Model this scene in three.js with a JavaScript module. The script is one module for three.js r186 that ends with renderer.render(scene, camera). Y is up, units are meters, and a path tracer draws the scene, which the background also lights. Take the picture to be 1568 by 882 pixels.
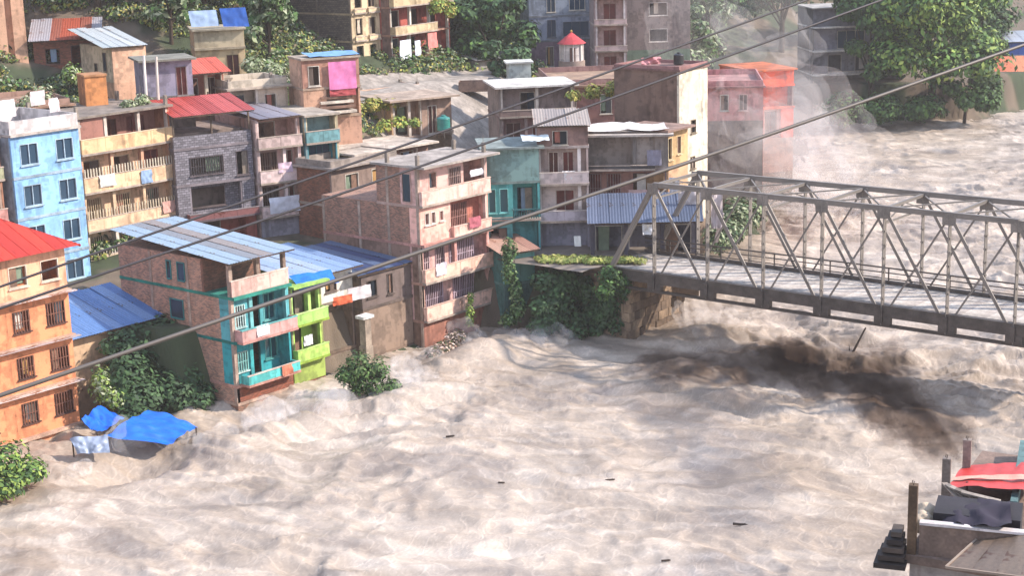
import * as THREE from 'three';
import { mergeGeometries } from 'three/addons/utils/BufferGeometryUtils.js';

// ---------- camera, sky, sun, exposure ----------
const scene = new THREE.Scene();
const camera = new THREE.PerspectiveCamera(20.0, 1568 / 882, 1, 1500);
camera.position.set(0, 32, 0);
{
  const az = 50 * Math.PI / 180, pitch = Math.atan(600 / 2500), roll = 1.6 * Math.PI / 180;
  const fh = new THREE.Vector3(Math.sin(az), 0, -Math.cos(az));
  camera.lookAt(fh.multiplyScalar(Math.cos(pitch)).add(new THREE.Vector3(0, 32 - Math.sin(pitch), 0)));
  camera.rotateZ(-roll);
}
const SUN = new THREE.Vector3(0.51, 0.57, 0.64).normalize();
{ // clear hazy daylight sky: air only
  const w = 256, h = 128, d = new Float32Array(w * h * 4);
  for (let j = 0; j < h; j++) for (let i = 0; i < w; i++) {
    const el = (j + 0.5) / h * Math.PI - Math.PI / 2, t = Math.max(0, Math.sin(el)), k = Math.pow(1 - t, 3);
    const o = (j * w + i) * 4, s = 1.0;
    d[o] = s * (0.50 + 0.50 * k); d[o + 1] = s * (0.66 + 0.34 * k); d[o + 2] = s * (0.98 + 0.04 * k); d[o + 3] = 1;
    if (el < 0) { d[o] = 0.42; d[o + 1] = 0.38; d[o + 2] = 0.34; }
  }
  const t = new THREE.DataTexture(d, w, h, THREE.RGBAFormat, THREE.FloatType);
  t.mapping = THREE.EquirectangularReflectionMapping; t.magFilter = t.minFilter = THREE.LinearFilter; t.needsUpdate = true;
  scene.background = t; scene.environment = t; scene.backgroundIntensity = 0.92; scene.environmentIntensity = 0.92;
}
const sun = new THREE.DirectionalLight(new THREE.Color(1, 0.92, 0.84), 4.4);
sun.position.copy(SUN).multiplyScalar(200).add(new THREE.Vector3(110, 0, -80));
sun.target.position.set(110, 0, -80); sun.castShadow = true; sun.shadow.radius = 3;
Object.assign(sun.shadow.camera, { left: -150, right: 150, top: 150, bottom: -150, near: 1, far: 500 });
sun.shadow.mapSize.set(4096, 4096);
scene.add(sun, sun.target);
scene.fog = new THREE.FogExp2(0xe6dcd6, 0.0003);
const renderer = new THREE.WebGLRenderer({ antialias: true });
renderer.toneMapping = THREE.LinearToneMapping; renderer.toneMappingExposure = 1.82;
renderer.shadowMap.enabled = true;

// ---------- random, noise ----------
function rng(seed) { let a = seed >>> 0; return () => { a |= 0; a = a + 0x6D2B79F5 | 0; let t = Math.imul(a ^ a >>> 15, 1 | a); t = t + Math.imul(t ^ t >>> 7, 61 | t) ^ t; return ((t ^ t >>> 14) >>> 0) / 4294967296; }; }
const R = rng(77);
const rr = (a, b) => a + (b - a) * R();
const pick = a => a[Math.floor(R() * a.length)];
const HS = (() => { const r = rng(5), a = new Float32Array(65536); for (let i = 0; i < 65536; i++) a[i] = r() * 2 - 1; return a; })();
const hsh = (i, j) => HS[(Math.imul(i, 374761393) ^ Math.imul(j, 668265263)) >>> 7 & 65535];
function noise(x, y) {
  const i = Math.floor(x), j = Math.floor(y), u = x - i, v = y - j, a = u * u * (3 - 2 * u), b = v * v * (3 - 2 * v);
  const p = hsh(i, j), q = hsh(i + 1, j), s = hsh(i, j + 1), t = hsh(i + 1, j + 1);
  return (p + (q - p) * a) * (1 - b) + (s + (t - s) * a) * b;
}
const fbm = (x, y, n = 4) => { let s = 0, a = 0.5; for (let k = 0; k < n; k++) { s += a * noise(x, y); x = x * 2.03 + 17.1; y = y * 2.03 + 5.7; a *= 0.5; } return s; };
const sst = (a, b, x) => { const t = Math.min(1, Math.max(0, (x - a) / (b - a))); return t * t * (3 - 2 * t); };
const lerp = (a, b, t) => a + (b - a) * t;
// noise that repeats every n cells
function tnoise(x, y, n) {
  const i = Math.floor(x), j = Math.floor(y), u = x - i, v = y - j, a = u * u * (3 - 2 * u), b = v * v * (3 - 2 * v), m = k => ((k % n) + n) % n;
  const p = hsh(m(i), m(j)), q = hsh(m(i + 1), m(j)), s = hsh(m(i), m(j + 1)), t = hsh(m(i + 1), m(j + 1));
  return (p + (q - p) * a) * (1 - b) + (s + (t - s) * a) * b;
}
function tex(n, fn, srgb = true) {
  const d = new Uint8Array(n * n * 4);
  for (let j = 0; j < n; j++) for (let i = 0; i < n; i++) { const c = fn(i / n, j / n), o = (j * n + i) * 4; d[o] = 255 * Math.min(1, Math.max(0, c[0])); d[o + 1] = 255 * Math.min(1, Math.max(0, c[1])); d[o + 2] = 255 * Math.min(1, Math.max(0, c[2])); d[o + 3] = 255; }
  const t = new THREE.DataTexture(d, n, n); t.wrapS = t.wrapT = THREE.RepeatWrapping; t.magFilter = THREE.LinearFilter; t.minFilter = THREE.LinearMipmapLinearFilter; t.generateMipmaps = true;
  if (srgb) t.colorSpace = THREE.SRGBColorSpace; t.needsUpdate = true; return t;
}
const rep = (t, s) => { const c = t.clone(); c.repeat.set(1 / s, 1 / s); c.needsUpdate = true; return c; };

// ---------- surface textures (grain, blotches, run-off stains, brick courses) ----------
const T_plaster = rep(tex(512, (u, v) => {
  const g = tnoise(u * 128, v * 128, 128) * 0.04 + tnoise(u * 40, v * 40, 40) * 0.03, b = tnoise(u * 5, v * 5, 5) * 0.06 + tnoise(u * 13, v * 11, 143) * 0.05;
  const st = Math.max(0, tnoise(u * 37 + 0.6 * tnoise(u * 9, v * 9, 9), v * 4, 148) - 0.3) * 0.22 * (0.5 + tnoise(u * 3, v * 3, 3)), dp = sst(0.15, 0.5, tnoise(u * 4 + 2, v * 4, 4) * 0.7 + tnoise(u * 19, v * 19, 19) * 0.4) * 0.13, sp = tnoise(u * 23 + 3, v * 19, 437) > 0.72 ? -0.10 : 0;
  const k = 0.97 + g + b - st - dp + sp; return [k, k * (1 - st * 0.12), k * (1 - st * 0.2)];
}), 6.3);
const T_brick = rep(tex(1024, (u, v) => {
  const row = Math.floor(v * 26), fy = v * 26 - row, x = u * 9 + (row & 1) * 0.5, col = Math.floor(x), fx = x - col;
  const m = fy < 0.13 || fx < 0.05, h = hsh(col % 9 + row * 31, row * 7), n = tnoise(u * 60, v * 60, 60), w = tnoise(u * 4, v * 4, 4);
  if (m) { const k = 0.66 + 0.06 * n; return [k, k * 0.93, k * 0.88]; }
  const k = 0.86 + 0.16 * h + 0.08 * n + 0.08 * w; return [k, k * (0.92 - 0.06 * h), k * (0.88 - 0.08 * h)];
}), 2.1);
const T_block = rep(tex(1024, (u, v) => {
  const row = Math.floor(v * 16), fy = v * 16 - row, x = u * 8 + (row & 1) * 0.5, col = Math.floor(x), fx = x - col;
  const m = fy < 0.16 || fx < 0.08, h = hsh(col % 8 + row * 31, row * 7), n = tnoise(u * 60, v * 60, 60);
  const k = m ? 0.5 + 0.05 * n : 0.86 + 0.14 * h + 0.1 * n; return [k, k, k];
}), 3.0);
const T_conc = rep(tex(512, (u, v) => { const k = 0.84 + tnoise(u * 90, v * 90, 90) * 0.07 + tnoise(u * 7, v * 7, 7) * 0.12 + tnoise(u * 21, v * 21, 21) * 0.08; return [k, k * 0.985, k * 0.96]; }), 5.1);
const T_tin = rep(tex(512, (u, v) => { const r = sst(0.2, 0.6, tnoise(u * 6, v * 6, 6) * 0.6 + tnoise(u * 33, v * 33, 33) * 0.4), k = 0.92 + tnoise(u * 50, v * 50, 50) * 0.06; return [k * (1 - 0.25 * r), k * (1 - 0.42 * r), k * (1 - 0.52 * r)]; }), 4.0);
const T_cloth = rep(tex(256, (u, v) => { const k = 0.93 + tnoise(u * 64, v * 64, 64) * 0.05 + tnoise(u * 6, v * 6, 6) * 0.06; return [k, k, k]; }), 1.5);
const T_foam = rep(tex(1024, (u, v) => { // lacy froth filaments and specks
  const wu = u + 0.05 * tnoise(u * 5, v * 5, 5) + 0.02 * tnoise(u * 17 + 3, v * 17, 17 * 3), wv = v + 0.05 * tnoise(u * 5 + 2, v * 5 + 1, 5 * 3) + 0.02 * tnoise(u * 16, v * 16 + 5, 16 * 3);
  const a = 1 - Math.abs(tnoise(wu * 9, wv * 13, 117)), b = 1 - Math.abs(tnoise(wu * 22 + 5, wv * 34, 374)), c = tnoise(wu * 4, wv * 6, 12), e = tnoise(u * 90, v * 120, 360);
  const f = sst(0.86, 0.99, a) * 0.5 + sst(0.84, 0.98, b) * 0.4 * sst(-0.3, 0.3, c) + sst(0.5, 0.9, e) * 0.25, k = 0.86 + 0.04 * c + 0.14 * Math.min(1, f) + 0.03 * e; return [k, k * 0.992, k * 0.98];
}), 10.7);
const T_bump = rep(tex(512, (u, v) => { const k = 0.5 + tnoise(u * 60, v * 60, 60) * 0.2 + tnoise(u * 150, v * 150, 150) * 0.2; return [k, k, k]; }, false), 3.1);

const mc = {};
function mat(kind, col, extra) {
  const k = kind + col; if (mc[k]) return mc[k];
  const m = new THREE.MeshStandardMaterial({ color: col, roughness: 0.9 });
  if (kind === 'plaster') { m.map = T_plaster; m.bumpMap = T_bump; m.bumpScale = 0.006; }
  if (kind === 'brick') m.map = T_brick;
  if (kind === 'block') m.map = T_block;
  if (kind === 'conc') { m.map = T_conc; m.bumpMap = T_bump; m.bumpScale = 0.01; }
  if (kind === 'tin') { m.map = T_tin; m.roughness = 0.5; m.metalness = 0.1; m.side = THREE.DoubleSide; }
  if (kind === 'cloth') { m.map = T_cloth; m.side = THREE.DoubleSide; m.roughness = 0.95; }
  if (kind === 'tarp') { m.map = T_cloth; m.side = THREE.DoubleSide; m.roughness = 0.45; }
  if (kind === 'glass') { m.roughness = 0.12; m.metalness = 0; }
  if (kind === 'metal') { m.roughness = 0.55; m.metalness = 0.25; m.map = T_conc; }
  if (kind === 'wood') { m.map = T_conc; m.roughness = 0.8; }
  return mc[k] = Object.assign(m, extra || {});
}
const leafMat = new THREE.MeshStandardMaterial({ vertexColors: true, roughness: 0.75, side: THREE.DoubleSide });
const BARK = mat('wood', '#4a3a2c');

// ---------- geometry helpers ----------
function bx(x0, x1, y0, y1, z0, z1) {
  const g = new THREE.BoxGeometry(x1 - x0, y1 - y0, z1 - z0); g.translate((x0 + x1) / 2, (y0 + y1) / 2, (z0 + z1) / 2); return uvm(g);
}
function uvm(g) { // uv in metres by facing
  const p = g.attributes.position, n = g.attributes.normal, u = g.attributes.uv;
  for (let i = 0; i < p.count; i++) {
    const a = Math.abs(n.getX(i)), b = Math.abs(n.getY(i)), c = Math.abs(n.getZ(i));
    if (a >= b && a >= c) u.setXY(i, p.getZ(i) + 0.37, p.getY(i)); else if (b >= c) u.setXY(i, p.getX(i), p.getZ(i)); else u.setXY(i, p.getX(i), p.getY(i));
  } return g;
}
function beam(a, b, w, h = w) { // square bar between two points
  const A = new THREE.Vector3(...a), B = new THREE.Vector3(...b), L = A.distanceTo(B);
  const g = new THREE.BoxGeometry(w, h, L); const m = new THREE.Matrix4().lookAt(A, B, Math.abs(B.y - A.y) > 0.98 * L ? new THREE.Vector3(1, 0, 0) : new THREE.Vector3(0, 1, 0)); m.setPosition(A.clone().add(B).multiplyScalar(0.5)); g.applyMatrix4(m); return g;
}
function rod(a, b, r0, r1 = r0, n = 7) {
  const A = new THREE.Vector3(...a), B = new THREE.Vector3(...b), d = B.clone().sub(A), L = d.length();
  const g = new THREE.CylinderGeometry(r1, r0, L, n); g.applyQuaternion(new THREE.Quaternion().setFromUnitVectors(new THREE.Vector3(0, 1, 0), d.normalize())); g.translate((A.x + B.x) / 2, (A.y + B.y) / 2, (A.z + B.z) / 2); return g;
}
const taken = {};
function numbered(n) { if (taken[n] === undefined) { taken[n] = 0; return n; } return n + '_' + String(++taken[n]).padStart(3, '0'); }
function M(name, geos, m, parent) {
  if (Array.isArray(geos)) geos = geos.length > 1 ? mergeGeometries(geos.map(g => g.index ? g.toNonIndexed() : g)) : geos[0];
  const o = new THREE.Mesh(geos, m); o.castShadow = o.receiveShadow = true;
  o.name = parent ? name : numbered(name); (parent || scene).add(o); return o;
}
function tag(o, label, category, group, kind) { o.userData = { label, category }; if (group) o.userData.group = group; if (kind) o.userData.kind = kind; return o; }
function thing(name, label, category, pos = [0, 0, 0], yaw = 0, group) {
  const o = new THREE.Group(); o.name = numbered(name); scene.add(o); o.position.set(...pos); o.rotation.y = yaw * Math.PI / 180; return tag(o, label, category, group);
}
const stuff = o => { o.userData.kind = 'stuff'; return o; };

// corrugated sheet: width w along x, length L along -z, lying flat at y 0
function sheetGeo(w, L, amp = 0.022) {
  const n = Math.max(4, Math.round(w / 0.055)), g = new THREE.PlaneGeometry(w, L, n, 2); g.rotateX(-Math.PI / 2); g.translate(w / 2, 0, -L / 2);
  const p = g.attributes.position, u = g.attributes.uv;
  for (let i = 0; i < p.count; i++) { p.setY(i, Math.cos(p.getX(i) / 0.11 * Math.PI) * amp); u.setXY(i, p.getX(i), p.getZ(i)); }
  g.computeVertexNormals(); return g;
}
// roof of corrugated sheets; spans x0..x1, from z0 (near edge, height y0) back to z1 (height y1)
function tinRoof(parent, x0, x1, z0, y0, z1, y1, cols, o = {}) {
  const L = Math.hypot(z0 - z1, y1 - y0), a = Math.atan2(y1 - y0, z0 - z1);
  const fr = [];
  for (let k = 0; k <= 3; k++) { const t = k / 3, z = lerp(z0 - 0.1, z1 + 0.1, t), y = lerp(y0, y1, (z0 - z) / (z0 - z1)) - 0.09; fr.push(bx(x0 + 0.05, x1 - 0.05, y - 0.05, y + 0.03, z - 0.04, z + 0.04)); }
  const roof = M('roof', fr, mat('wood', '#5a4636'), parent);
  const n = Math.max(1, Math.round((x1 - x0) / (o.w || 0.9))), w = (x1 - x0) / n, g = sheetGeo(w + 0.06, L, o.amp);
  for (let i = 0; i < n; i++) {
    const s = M('tin_sheet', g, mat('tin', Array.isArray(cols) ? cols[Math.floor(R() * cols.length)] : cols), roof);
    s.position.set(x0 + i * w - 0.03, y0 + 0.006 * (i % 2) + rr(0, 0.012), z0 + rr(-0.04, 0.05)); s.rotation.x = a + rr(-0.006, 0.006); s.rotation.y = rr(-0.006, 0.006);
  }
  return roof;
}
// draped cloth: a subdivided sheet through four corners with sag and folds
function drape(c, sag, fold, nu = 22, nv = 14, seed = 1) {
  const g = new THREE.PlaneGeometry(1, 1, nu, nv), p = g.attributes.position, uv = g.attributes.uv, V = c.map(a => new THREE.Vector3(...a));
  const W = V[0].distanceTo(V[1]), H = V[0].distanceTo(V[3]);
  const nrm = V[1].clone().sub(V[0]).cross(V[3].clone().sub(V[0])).normalize();
  for (let i = 0; i < p.count; i++) {
    const u = p.getX(i) + 0.5, v = 0.5 - p.getY(i);
    const q = V[0].clone().lerp(V[1], u).lerp(V[3].clone().lerp(V[2], u), v);
    q.y -= sag * 16 * u * (1 - u) * v * (1 - v);
    q.addScaledVector(nrm, fold * (noise(u * 5 + seed, v * 3 + seed * 3) + 0.6 * noise(u * 11 + seed, v * 5)));
    p.setXYZ(i, q.x, q.y, q.z); uv.setXY(i, u * W, v * H);
  }
  g.computeVertexNormals(); return g;
}
// leaf mass: clumps [x,y,z,rx,ry,rz,count]
function leaves(cl, size, cols, seed = 3, droop = 0.2) {
  const r = rng(seed), pos = [], col = [], nor = [], c = new THREE.Color(), pal = cols.map(x => new THREE.Color(x));
  const A = new THREE.Vector3(), B = new THREE.Vector3(), N = new THREE.Vector3(), P = new THREE.Vector3();
  for (const [x, y, z, rx, ry, rz, n] of cl) {
    const tone = r();
    for (let k = 0; k < n; k++) {
      let a, b, d, l; do { a = r() * 2 - 1; b = r() * 2 - 1; d = r() * 2 - 1; l = a * a + b * b + d * d; } while (l > 1 || l < 0.12 * r());
      const q = 1 + 0.25 * noise(a * 3 + x, b * 3 + d * 2 + z);
      P.set(x + a * rx * q, y + b * ry * q, z + d * rz * q);
      N.set(a + r() - 0.5, b + 0.6 + r() - 0.5, d + r() - 0.5).normalize();
      A.set(r() - 0.5, r() - 0.5 - droop, r() - 0.5).cross(N).normalize(); B.crossVectors(N, A);
      const s = size * (0.55 + 0.8 * r()), w = s * 0.55;
      c.copy(pal[Math.floor(r() * pal.length)]).multiplyScalar(0.75 + 0.35 * tone + 0.2 * r());
      const v = [[-B.x * s, -B.y * s, -B.z * s], [A.x * w, A.y * w, A.z * w], [B.x * s, B.y * s - droop * s, B.z * s], [-A.x * w, -A.y * w, -A.z * w]];
      for (const i of [0, 1, 2, 0, 2, 3]) { pos.push(P.x + v[i][0], P.y + v[i][1], P.z + v[i][2]); col.push(c.r, c.g, c.b); nor.push(N.x, N.y, N.z); }
    }
  }
  const g = new THREE.BufferGeometry();
  g.setAttribute('position', new THREE.Float32BufferAttribute(pos, 3)); g.setAttribute('normal', new THREE.Float32BufferAttribute(nor, 3)); g.setAttribute('color', new THREE.Float32BufferAttribute(col, 3)); return g;
}
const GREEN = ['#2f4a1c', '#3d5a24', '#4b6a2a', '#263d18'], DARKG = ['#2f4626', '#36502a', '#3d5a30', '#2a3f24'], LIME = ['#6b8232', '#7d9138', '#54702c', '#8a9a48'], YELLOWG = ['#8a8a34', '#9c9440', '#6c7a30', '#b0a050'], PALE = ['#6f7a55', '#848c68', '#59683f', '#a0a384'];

// ---------- terrain ----------
const pl = (pts, x) => { if (x <= pts[0][0]) return pts[0][1]; for (let i = 1; i < pts.length; i++) if (x < pts[i][0]) return lerp(pts[i - 1][1], pts[i][1], (x - pts[i - 1][0]) / (pts[i][0] - pts[i - 1][0])); return pts[pts.length - 1][1]; };
const BANK = [[-80, -100], [40, -89], [61, -90], [64, -81], [90, -80.5], [92.5, -77], [97, -72.5], [101, -71.5], [104, -73], [116, -78], [132, -80], [148, -90], [160, -101], [180, -112], [198, -117], [205, -105], [214, -96], [235, -93], [300, -85], [500, -70]];
const NEAR = [[-100, -10], [20, -24], [60, -24], [80, -26], [94, -34], [110, -35], [140, -30], [200, -22], [500, -10]];
function ground(x, z) {
  const s = pl(BANK, x) - z, t = z - pl(NEAR, x);
  if (s > -6) {
    let y = -2 + 2 * sst(-6, 0, s) + 5 * sst(0, 2.2, s) + 1.2 * sst(4, 20, s) + 7.5 * sst(19, 34, s) * (x > 190 ? 0.35 : 1) + 0.42 * Math.max(0, s - 36) + 0.0012 * Math.max(0, s - 60) ** 2;
    if (s > 2) y += noise(x / 7, z / 7) * 0.35;
    return Math.min(y, 130 + 10 * noise(x / 60, z / 60));
  }
  if (t > -6) return Math.min(-2 + 2 * sst(-6, 0, t) + 3.2 * sst(0, 3, t) + 0.12 * Math.max(0, t - 3) + noise(x / 6, z / 6) * 0.2, 24);
  return -2;
}
function gridMesh(x0, x1, nx, z0, z1, nz, fy, fc) {
  const pos = new Float32Array((nx + 1) * (nz + 1) * 3), uv = new Float32Array((nx + 1) * (nz + 1) * 2), col = fc && new Float32Array((nx + 1) * (nz + 1) * 3), idx = new Uint32Array(nx * nz * 6);
  let k = 0;
  for (let j = 0; j <= nz; j++) for (let i = 0; i <= nx; i++, k++) {
    const x = lerp(x0, x1, i / nx), z = lerp(z0, z1, j / nz), y = fy(x, z); pos[k * 3] = x; pos[k * 3 + 1] = y; pos[k * 3 + 2] = z; uv[k * 2] = x; uv[k * 2 + 1] = z;
    if (fc) { const c = fc(x, z, y); col[k * 3] = c[0]; col[k * 3 + 1] = c[1]; col[k * 3 + 2] = c[2]; }
  }
  k = 0;
  for (let j = 0; j < nz; j++) for (let i = 0; i < nx; i++) { const a = j * (nx + 1) + i, b = a + 1, c = a + nx + 1, d = c + 1; idx[k++] = a; idx[k++] = c; idx[k++] = b; idx[k++] = b; idx[k++] = c; idx[k++] = d; }
  const g = new THREE.BufferGeometry(); g.setAttribute('position', new THREE.BufferAttribute(pos, 3)); g.setAttribute('uv', new THREE.BufferAttribute(uv, 2)); if (fc) g.setAttribute('color', new THREE.BufferAttribute(col, 3)); g.setIndex(new THREE.BufferAttribute(idx, 1)); g.computeVertexNormals(); return g;
}
const earthCol = (x, z, y) => { // bare earth, and moss-green growth with ragged edges
  const n = fbm(x / 5, z / 5, 4), gsl = sst(-0.12, 0.18, n), m = 0.85 + 0.3 * noise(x * 1.3, z * 1.3);
  return [lerp(0.17, 0.05, gsl) * m, lerp(0.125, 0.065, gsl) * m, lerp(0.085, 0.028, gsl) * m];
};
const earthMat = new THREE.MeshStandardMaterial({ vertexColors: true, roughness: 0.95, bumpMap: T_bump, bumpScale: 0.045 });
tag(M('ground', gridMesh(20, 260, 400, -180, -60, 200, ground, earthCol), earthMat), 'earth bank and slope under the town houses', 'ground', null, 'structure');
tag(M('hillside', gridMesh(-300, 620, 120, -600, -180, 70, ground, earthCol), earthMat), 'green hill rising behind the town', 'hill', null, 'structure');
tag(M('near_bank', gridMesh(-120, 400, 200, -40, 60, 60, (x, z) => ground(x, z) - (z < pl(NEAR, x) - 6 ? 1 : 0), earthCol), earthMat), 'earth bank on the near side of the river', 'ground', null, 'structure');
tag(M('valley_floor', [gridMesh(-300, 20, 60, -180, -60, 60, ground, earthCol), gridMesh(260, 620, 60, -180, -60, 60, ground, earthCol)], earthMat), 'far reaches of the river bank', 'ground', null, 'structure');

// ---------- river in flood ----------
function water(x, z) {
  const wx = x + 3.2 * fbm(x / 9 + 3, z / 7, 2), wz = z + 3.4 * fbm(x / 8, z / 8 + 9, 2);
  const rg = (a, b) => 1 - Math.abs(noise(a, b)) * 2;
  const amp = 0.6 + 0.7 * sst(-0.35, 0.5, fbm(x / 24 + 8, z / 18, 2));
  const u = 0.42 * wx + 0.91 * wz, v = 0.91 * wx - 0.42 * wz;
  let h = 0.22 * rg(u / 10, v / 7.0) + 0.22 * rg(u / 5.2 + 7, v / 2.9) + 0.21 * rg(u / 2.8, v / 1.35 + 4) + 0.13 * rg(u / 1.7 + 2, v / 0.7) + 0.09 * Math.abs(rg(u / 1.0, v / 0.42 + 3)) + 0.05 * noise(u / 0.6, v / 0.26);
  h = h * amp * 1.05 - 0.26;
  const hump = (cx, cz, sx, sz, a) => a * Math.exp(-(((x - cx) / sx) ** 2) - (((z - cz) / sz) ** 2));
  h += hump(104, -47, 5, 9, 0.4) + hump(96, -52, 3, 8, -0.4) + hump(85, -73.6, 5, 2.2, 1.4) + hump(65, -73.6, 4, 1.8, 1.1) + hump(74, -71, 6, 2, 0.6) + hump(90, -58, 7, 5, 0.6) + hump(99, -64, 4, 3, 0.8) - hump(55.2, -76.2, 3.6, 1.9, 1.25);
  return h;
}
const waterCol = (x, z) => { // silt-brown water with streaks of paler froth and darker silt
  const wx = x + 5 * fbm(x / 11, z / 9, 3), wz = z + 4 * fbm(x / 10 + 4, z / 8, 3);
  const u = 0.42 * wx + 0.91 * wz, v = 0.91 * wx - 0.42 * wz, f = sst(-0.2, 0.3, fbm(u / 8, v / 4, 4)), g = sst(0.0, 0.4, fbm(u / 3.4 + 9, v / 0.9, 4)), d = sst(0.1, 0.4, fbm(u / 6 + 31, v / 2.4 + 3, 4));
  const s = 0.42 * f + 0.5 * g, k = 1 + 0.10 * noise(u * 1.1, v * 4.0);
  const c = [lerp(0.46, 0.74, s) * k, lerp(0.362, 0.615, s) * k, lerp(0.282, 0.505, s) * k];
  return [c[0] * (1 - 0.28 * d), c[1] * (1 - 0.28 * d), c[2] * (1 - 0.26 * d)];
};
const waterMat = new THREE.MeshStandardMaterial({ vertexColors: true, roughness: 0.45, map: T_foam, bumpMap: T_foam, bumpScale: 0.045 });
tag(M('river', gridMesh(28, 240, 960, -122, -14, 490, water, waterCol), waterMat), 'pale brown churning flood water', 'river', null, 'structure');
tag(M('river_reach', [gridMesh(240, 620, 240, -122, -14, 70, water, waterCol), gridMesh(-300, 28, 200, -122, -4, 70, water, waterCol)], waterMat), 'flood water up and down the valley', 'river', null, 'structure');

// ---------- bridge ----------
{
  const b = thing('truss_bridge', 'grey steel truss bridge with open deck crossing the flooded river', 'bridge', [94.4, 3.9, -65.8], 1.5);
  // local z runs across the river to the near bank, x upstream
  const L = 4.44, H = 7.85, W = 5.9, st = mat('metal', '#958d87'), dk = mat('metal', '#5f5651');
  const NP = 7, DK = 1.35;
  const truss = (x, s) => {
    for (let i = 0; i < NP - 1; i++) { // chord lengths panel by panel
      M('top_chord', beam([x, H, i * L], [x, H, (i + 1) * L], 0.3, 0.34), st, b);
    }
    for (let i = -1; i < NP; i++) { M('bottom_chord', beam([x, 0.06, i * L], [x, 0.06, (i + 1) * L], 0.26, 0.18), dk, b); M('edge_girder', bx(x - 0.16, x + 0.16, 0.62, DK + 0.08, i * L + 0.003, (i + 1) * L - 0.003), dk, b); }
    for (let i = 0; i < NP; i++) {
      const p = M('post', [beam([x - 0.09, 0.1, i * L], [x - 0.09, H, i * L], 0.06, 0.24), beam([x + 0.09, 0.1, i * L], [x + 0.09, H, i * L], 0.06, 0.24), ...[1, 2, 3, 4, 5, 6, 7, 8].map(k => bx(x - 0.12, x + 0.12, k * 0.9, k * 0.9 + 0.12, i * L - 0.1, i * L + 0.1))], st, b);
      M('gusset_plate', bx(x - 0.19, x - 0.17, H - 0.65, H + 0.1, i * L - 0.45, i * L + 0.45), st, b);
      M('gusset_plate', bx(x - 0.2, x + 0.2, 0.15, 0.62, i * L - 0.5, i * L + 0.62), dk, b);
    }
    for (let i = 0; i < NP - 1; i++) {
      M('diagonal', beam([x - 0.05, H, i * L], [x - 0.05, 0.5, (i + 1) * L], 0.1, 0.2), st, b);
      if (i % 2 === 0 || s) M('diagonal', beam([x + 0.06, H, (i + 1) * L], [x + 0.06, 0.5, i * L], 0.07, 0.12), st, b);
    }
    M('end_post', beam([x, H, 0], [x, 0.2, -L], 0.3, 0.34), st, b); M('end_post', beam([x, H, (NP - 1) * L], [x, 0.2, NP * L], 0.36, 0.4), st, b);
  };
  truss(0, 1); truss(W, 0);
  for (let i = 0; i < NP; i++) {
    M('cross_strut', beam([0, H - 0.05, i * L], [W, H - 0.05, i * L], 0.2, 0.2), st, b);
    if (i % 2 === 0) { M('sway_frame', [beam([0.1, H - 1.0, i * L], [W - 0.1, H - 1.0, i * L], 0.1, 0.12), beam([0.1, H - 1.0, i * L], [W / 2, H - 0.1, i * L], 0.07), beam([W / 2, H - 0.1, i * L], [W - 0.1, H - 1.0, i * L], 0.07)], st, b); }
    M('cross_beam', bx(-0.3, W + 0.3, 0.25, DK - 0.1, i * L - 0.14, i * L + 0.14), dk, b);
    if (i < NP - 1) { M('lateral_brace', beam([0, H, i * L], [W, H + 0.02, (i + 1) * L], 0.09), st, b); M('lateral_brace', beam([W, H - 0.1, i * L], [0, H - 0.1, (i + 1) * L], 0.09), st, b); }
  }
  // deck planks and kerb rails
  const deckM = [mat('conc', '#c2b8b0'), mat('conc', '#b9aea7'), mat('conc', '#cbc1b9')];
  const n = 66, pg = new THREE.BoxGeometry(W - 0.7, 0.1, 0.55); uvm(pg);
  for (let i = 0; i < n; i++) { const d = M('deck_plank', pg, deckM[i % 3], b); d.position.set(W / 2, DK + rr(0, 0.02), -5.0 + 0.56 * i + 0.3); }
  for (const x of [W - 0.42]) for (let k = 0; k < 8; k++) {
    const z = (k - 1) * L;
    for (const y of [0.45, 0.85, 1.2]) M('guard_rail', beam([x, DK + y, z], [x, DK + y, z + L - 0.02], 0.06, y > 1 ? 0.1 : 0.07), x < 1 ? st : dk, b);
    M('guard_post', bx(x - 0.04, x + 0.04, DK, DK + 1.2, z + 2.2, z + 2.28), dk, b);
    M('kerb', bx(x - 0.12, x + 0.12, DK + 0.1, DK + 0.32, z + 0.01, z + L - 0.01), dk, b);
  }
}
{ // abutment under the town end
  const a = thing('bridge_abutment', 'brown stone abutment carrying the town end of the bridge', 'abutment', [94.6, -1.5, -72.4], 1.5);
  const stM = ['#8a7460', '#99826b', '#7a6654', '#a58d74', '#6f5d4e'].map(c => mat('conc', c));
  M('core', bx(0.1, 7.4, 0, 6.4, 0.1, 4.0), mat('conc', '#6f5d4e'), a);
  for (let r = 0; r < 9; r++) for (let k = 0; k < 11; k++) {
    const y = r * 0.68, off = r % 2 ? 0.33 : 0, x = k * 0.72 + off - 0.1; if (x > 7.2) continue;
    M('stone', bx(x, Math.min(7.5, x + 0.69), y, y + 0.65, 3.9, 4.12 + rr(0, 0.09)), pick(stM), a);
    if (k < 6) M('stone', bx(-0.03 - rr(0, 0.09), 0.2, y, y + 0.65, k * 0.69 + off * 0.6, k * 0.69 + off * 0.6 + 0.66), pick(stM), a);
  }
  M('cap', bx(-0.25, 7.7, 6.4, 6.62, -0.2, 4.3), mat('conc', '#a0958a'), a);
}
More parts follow.
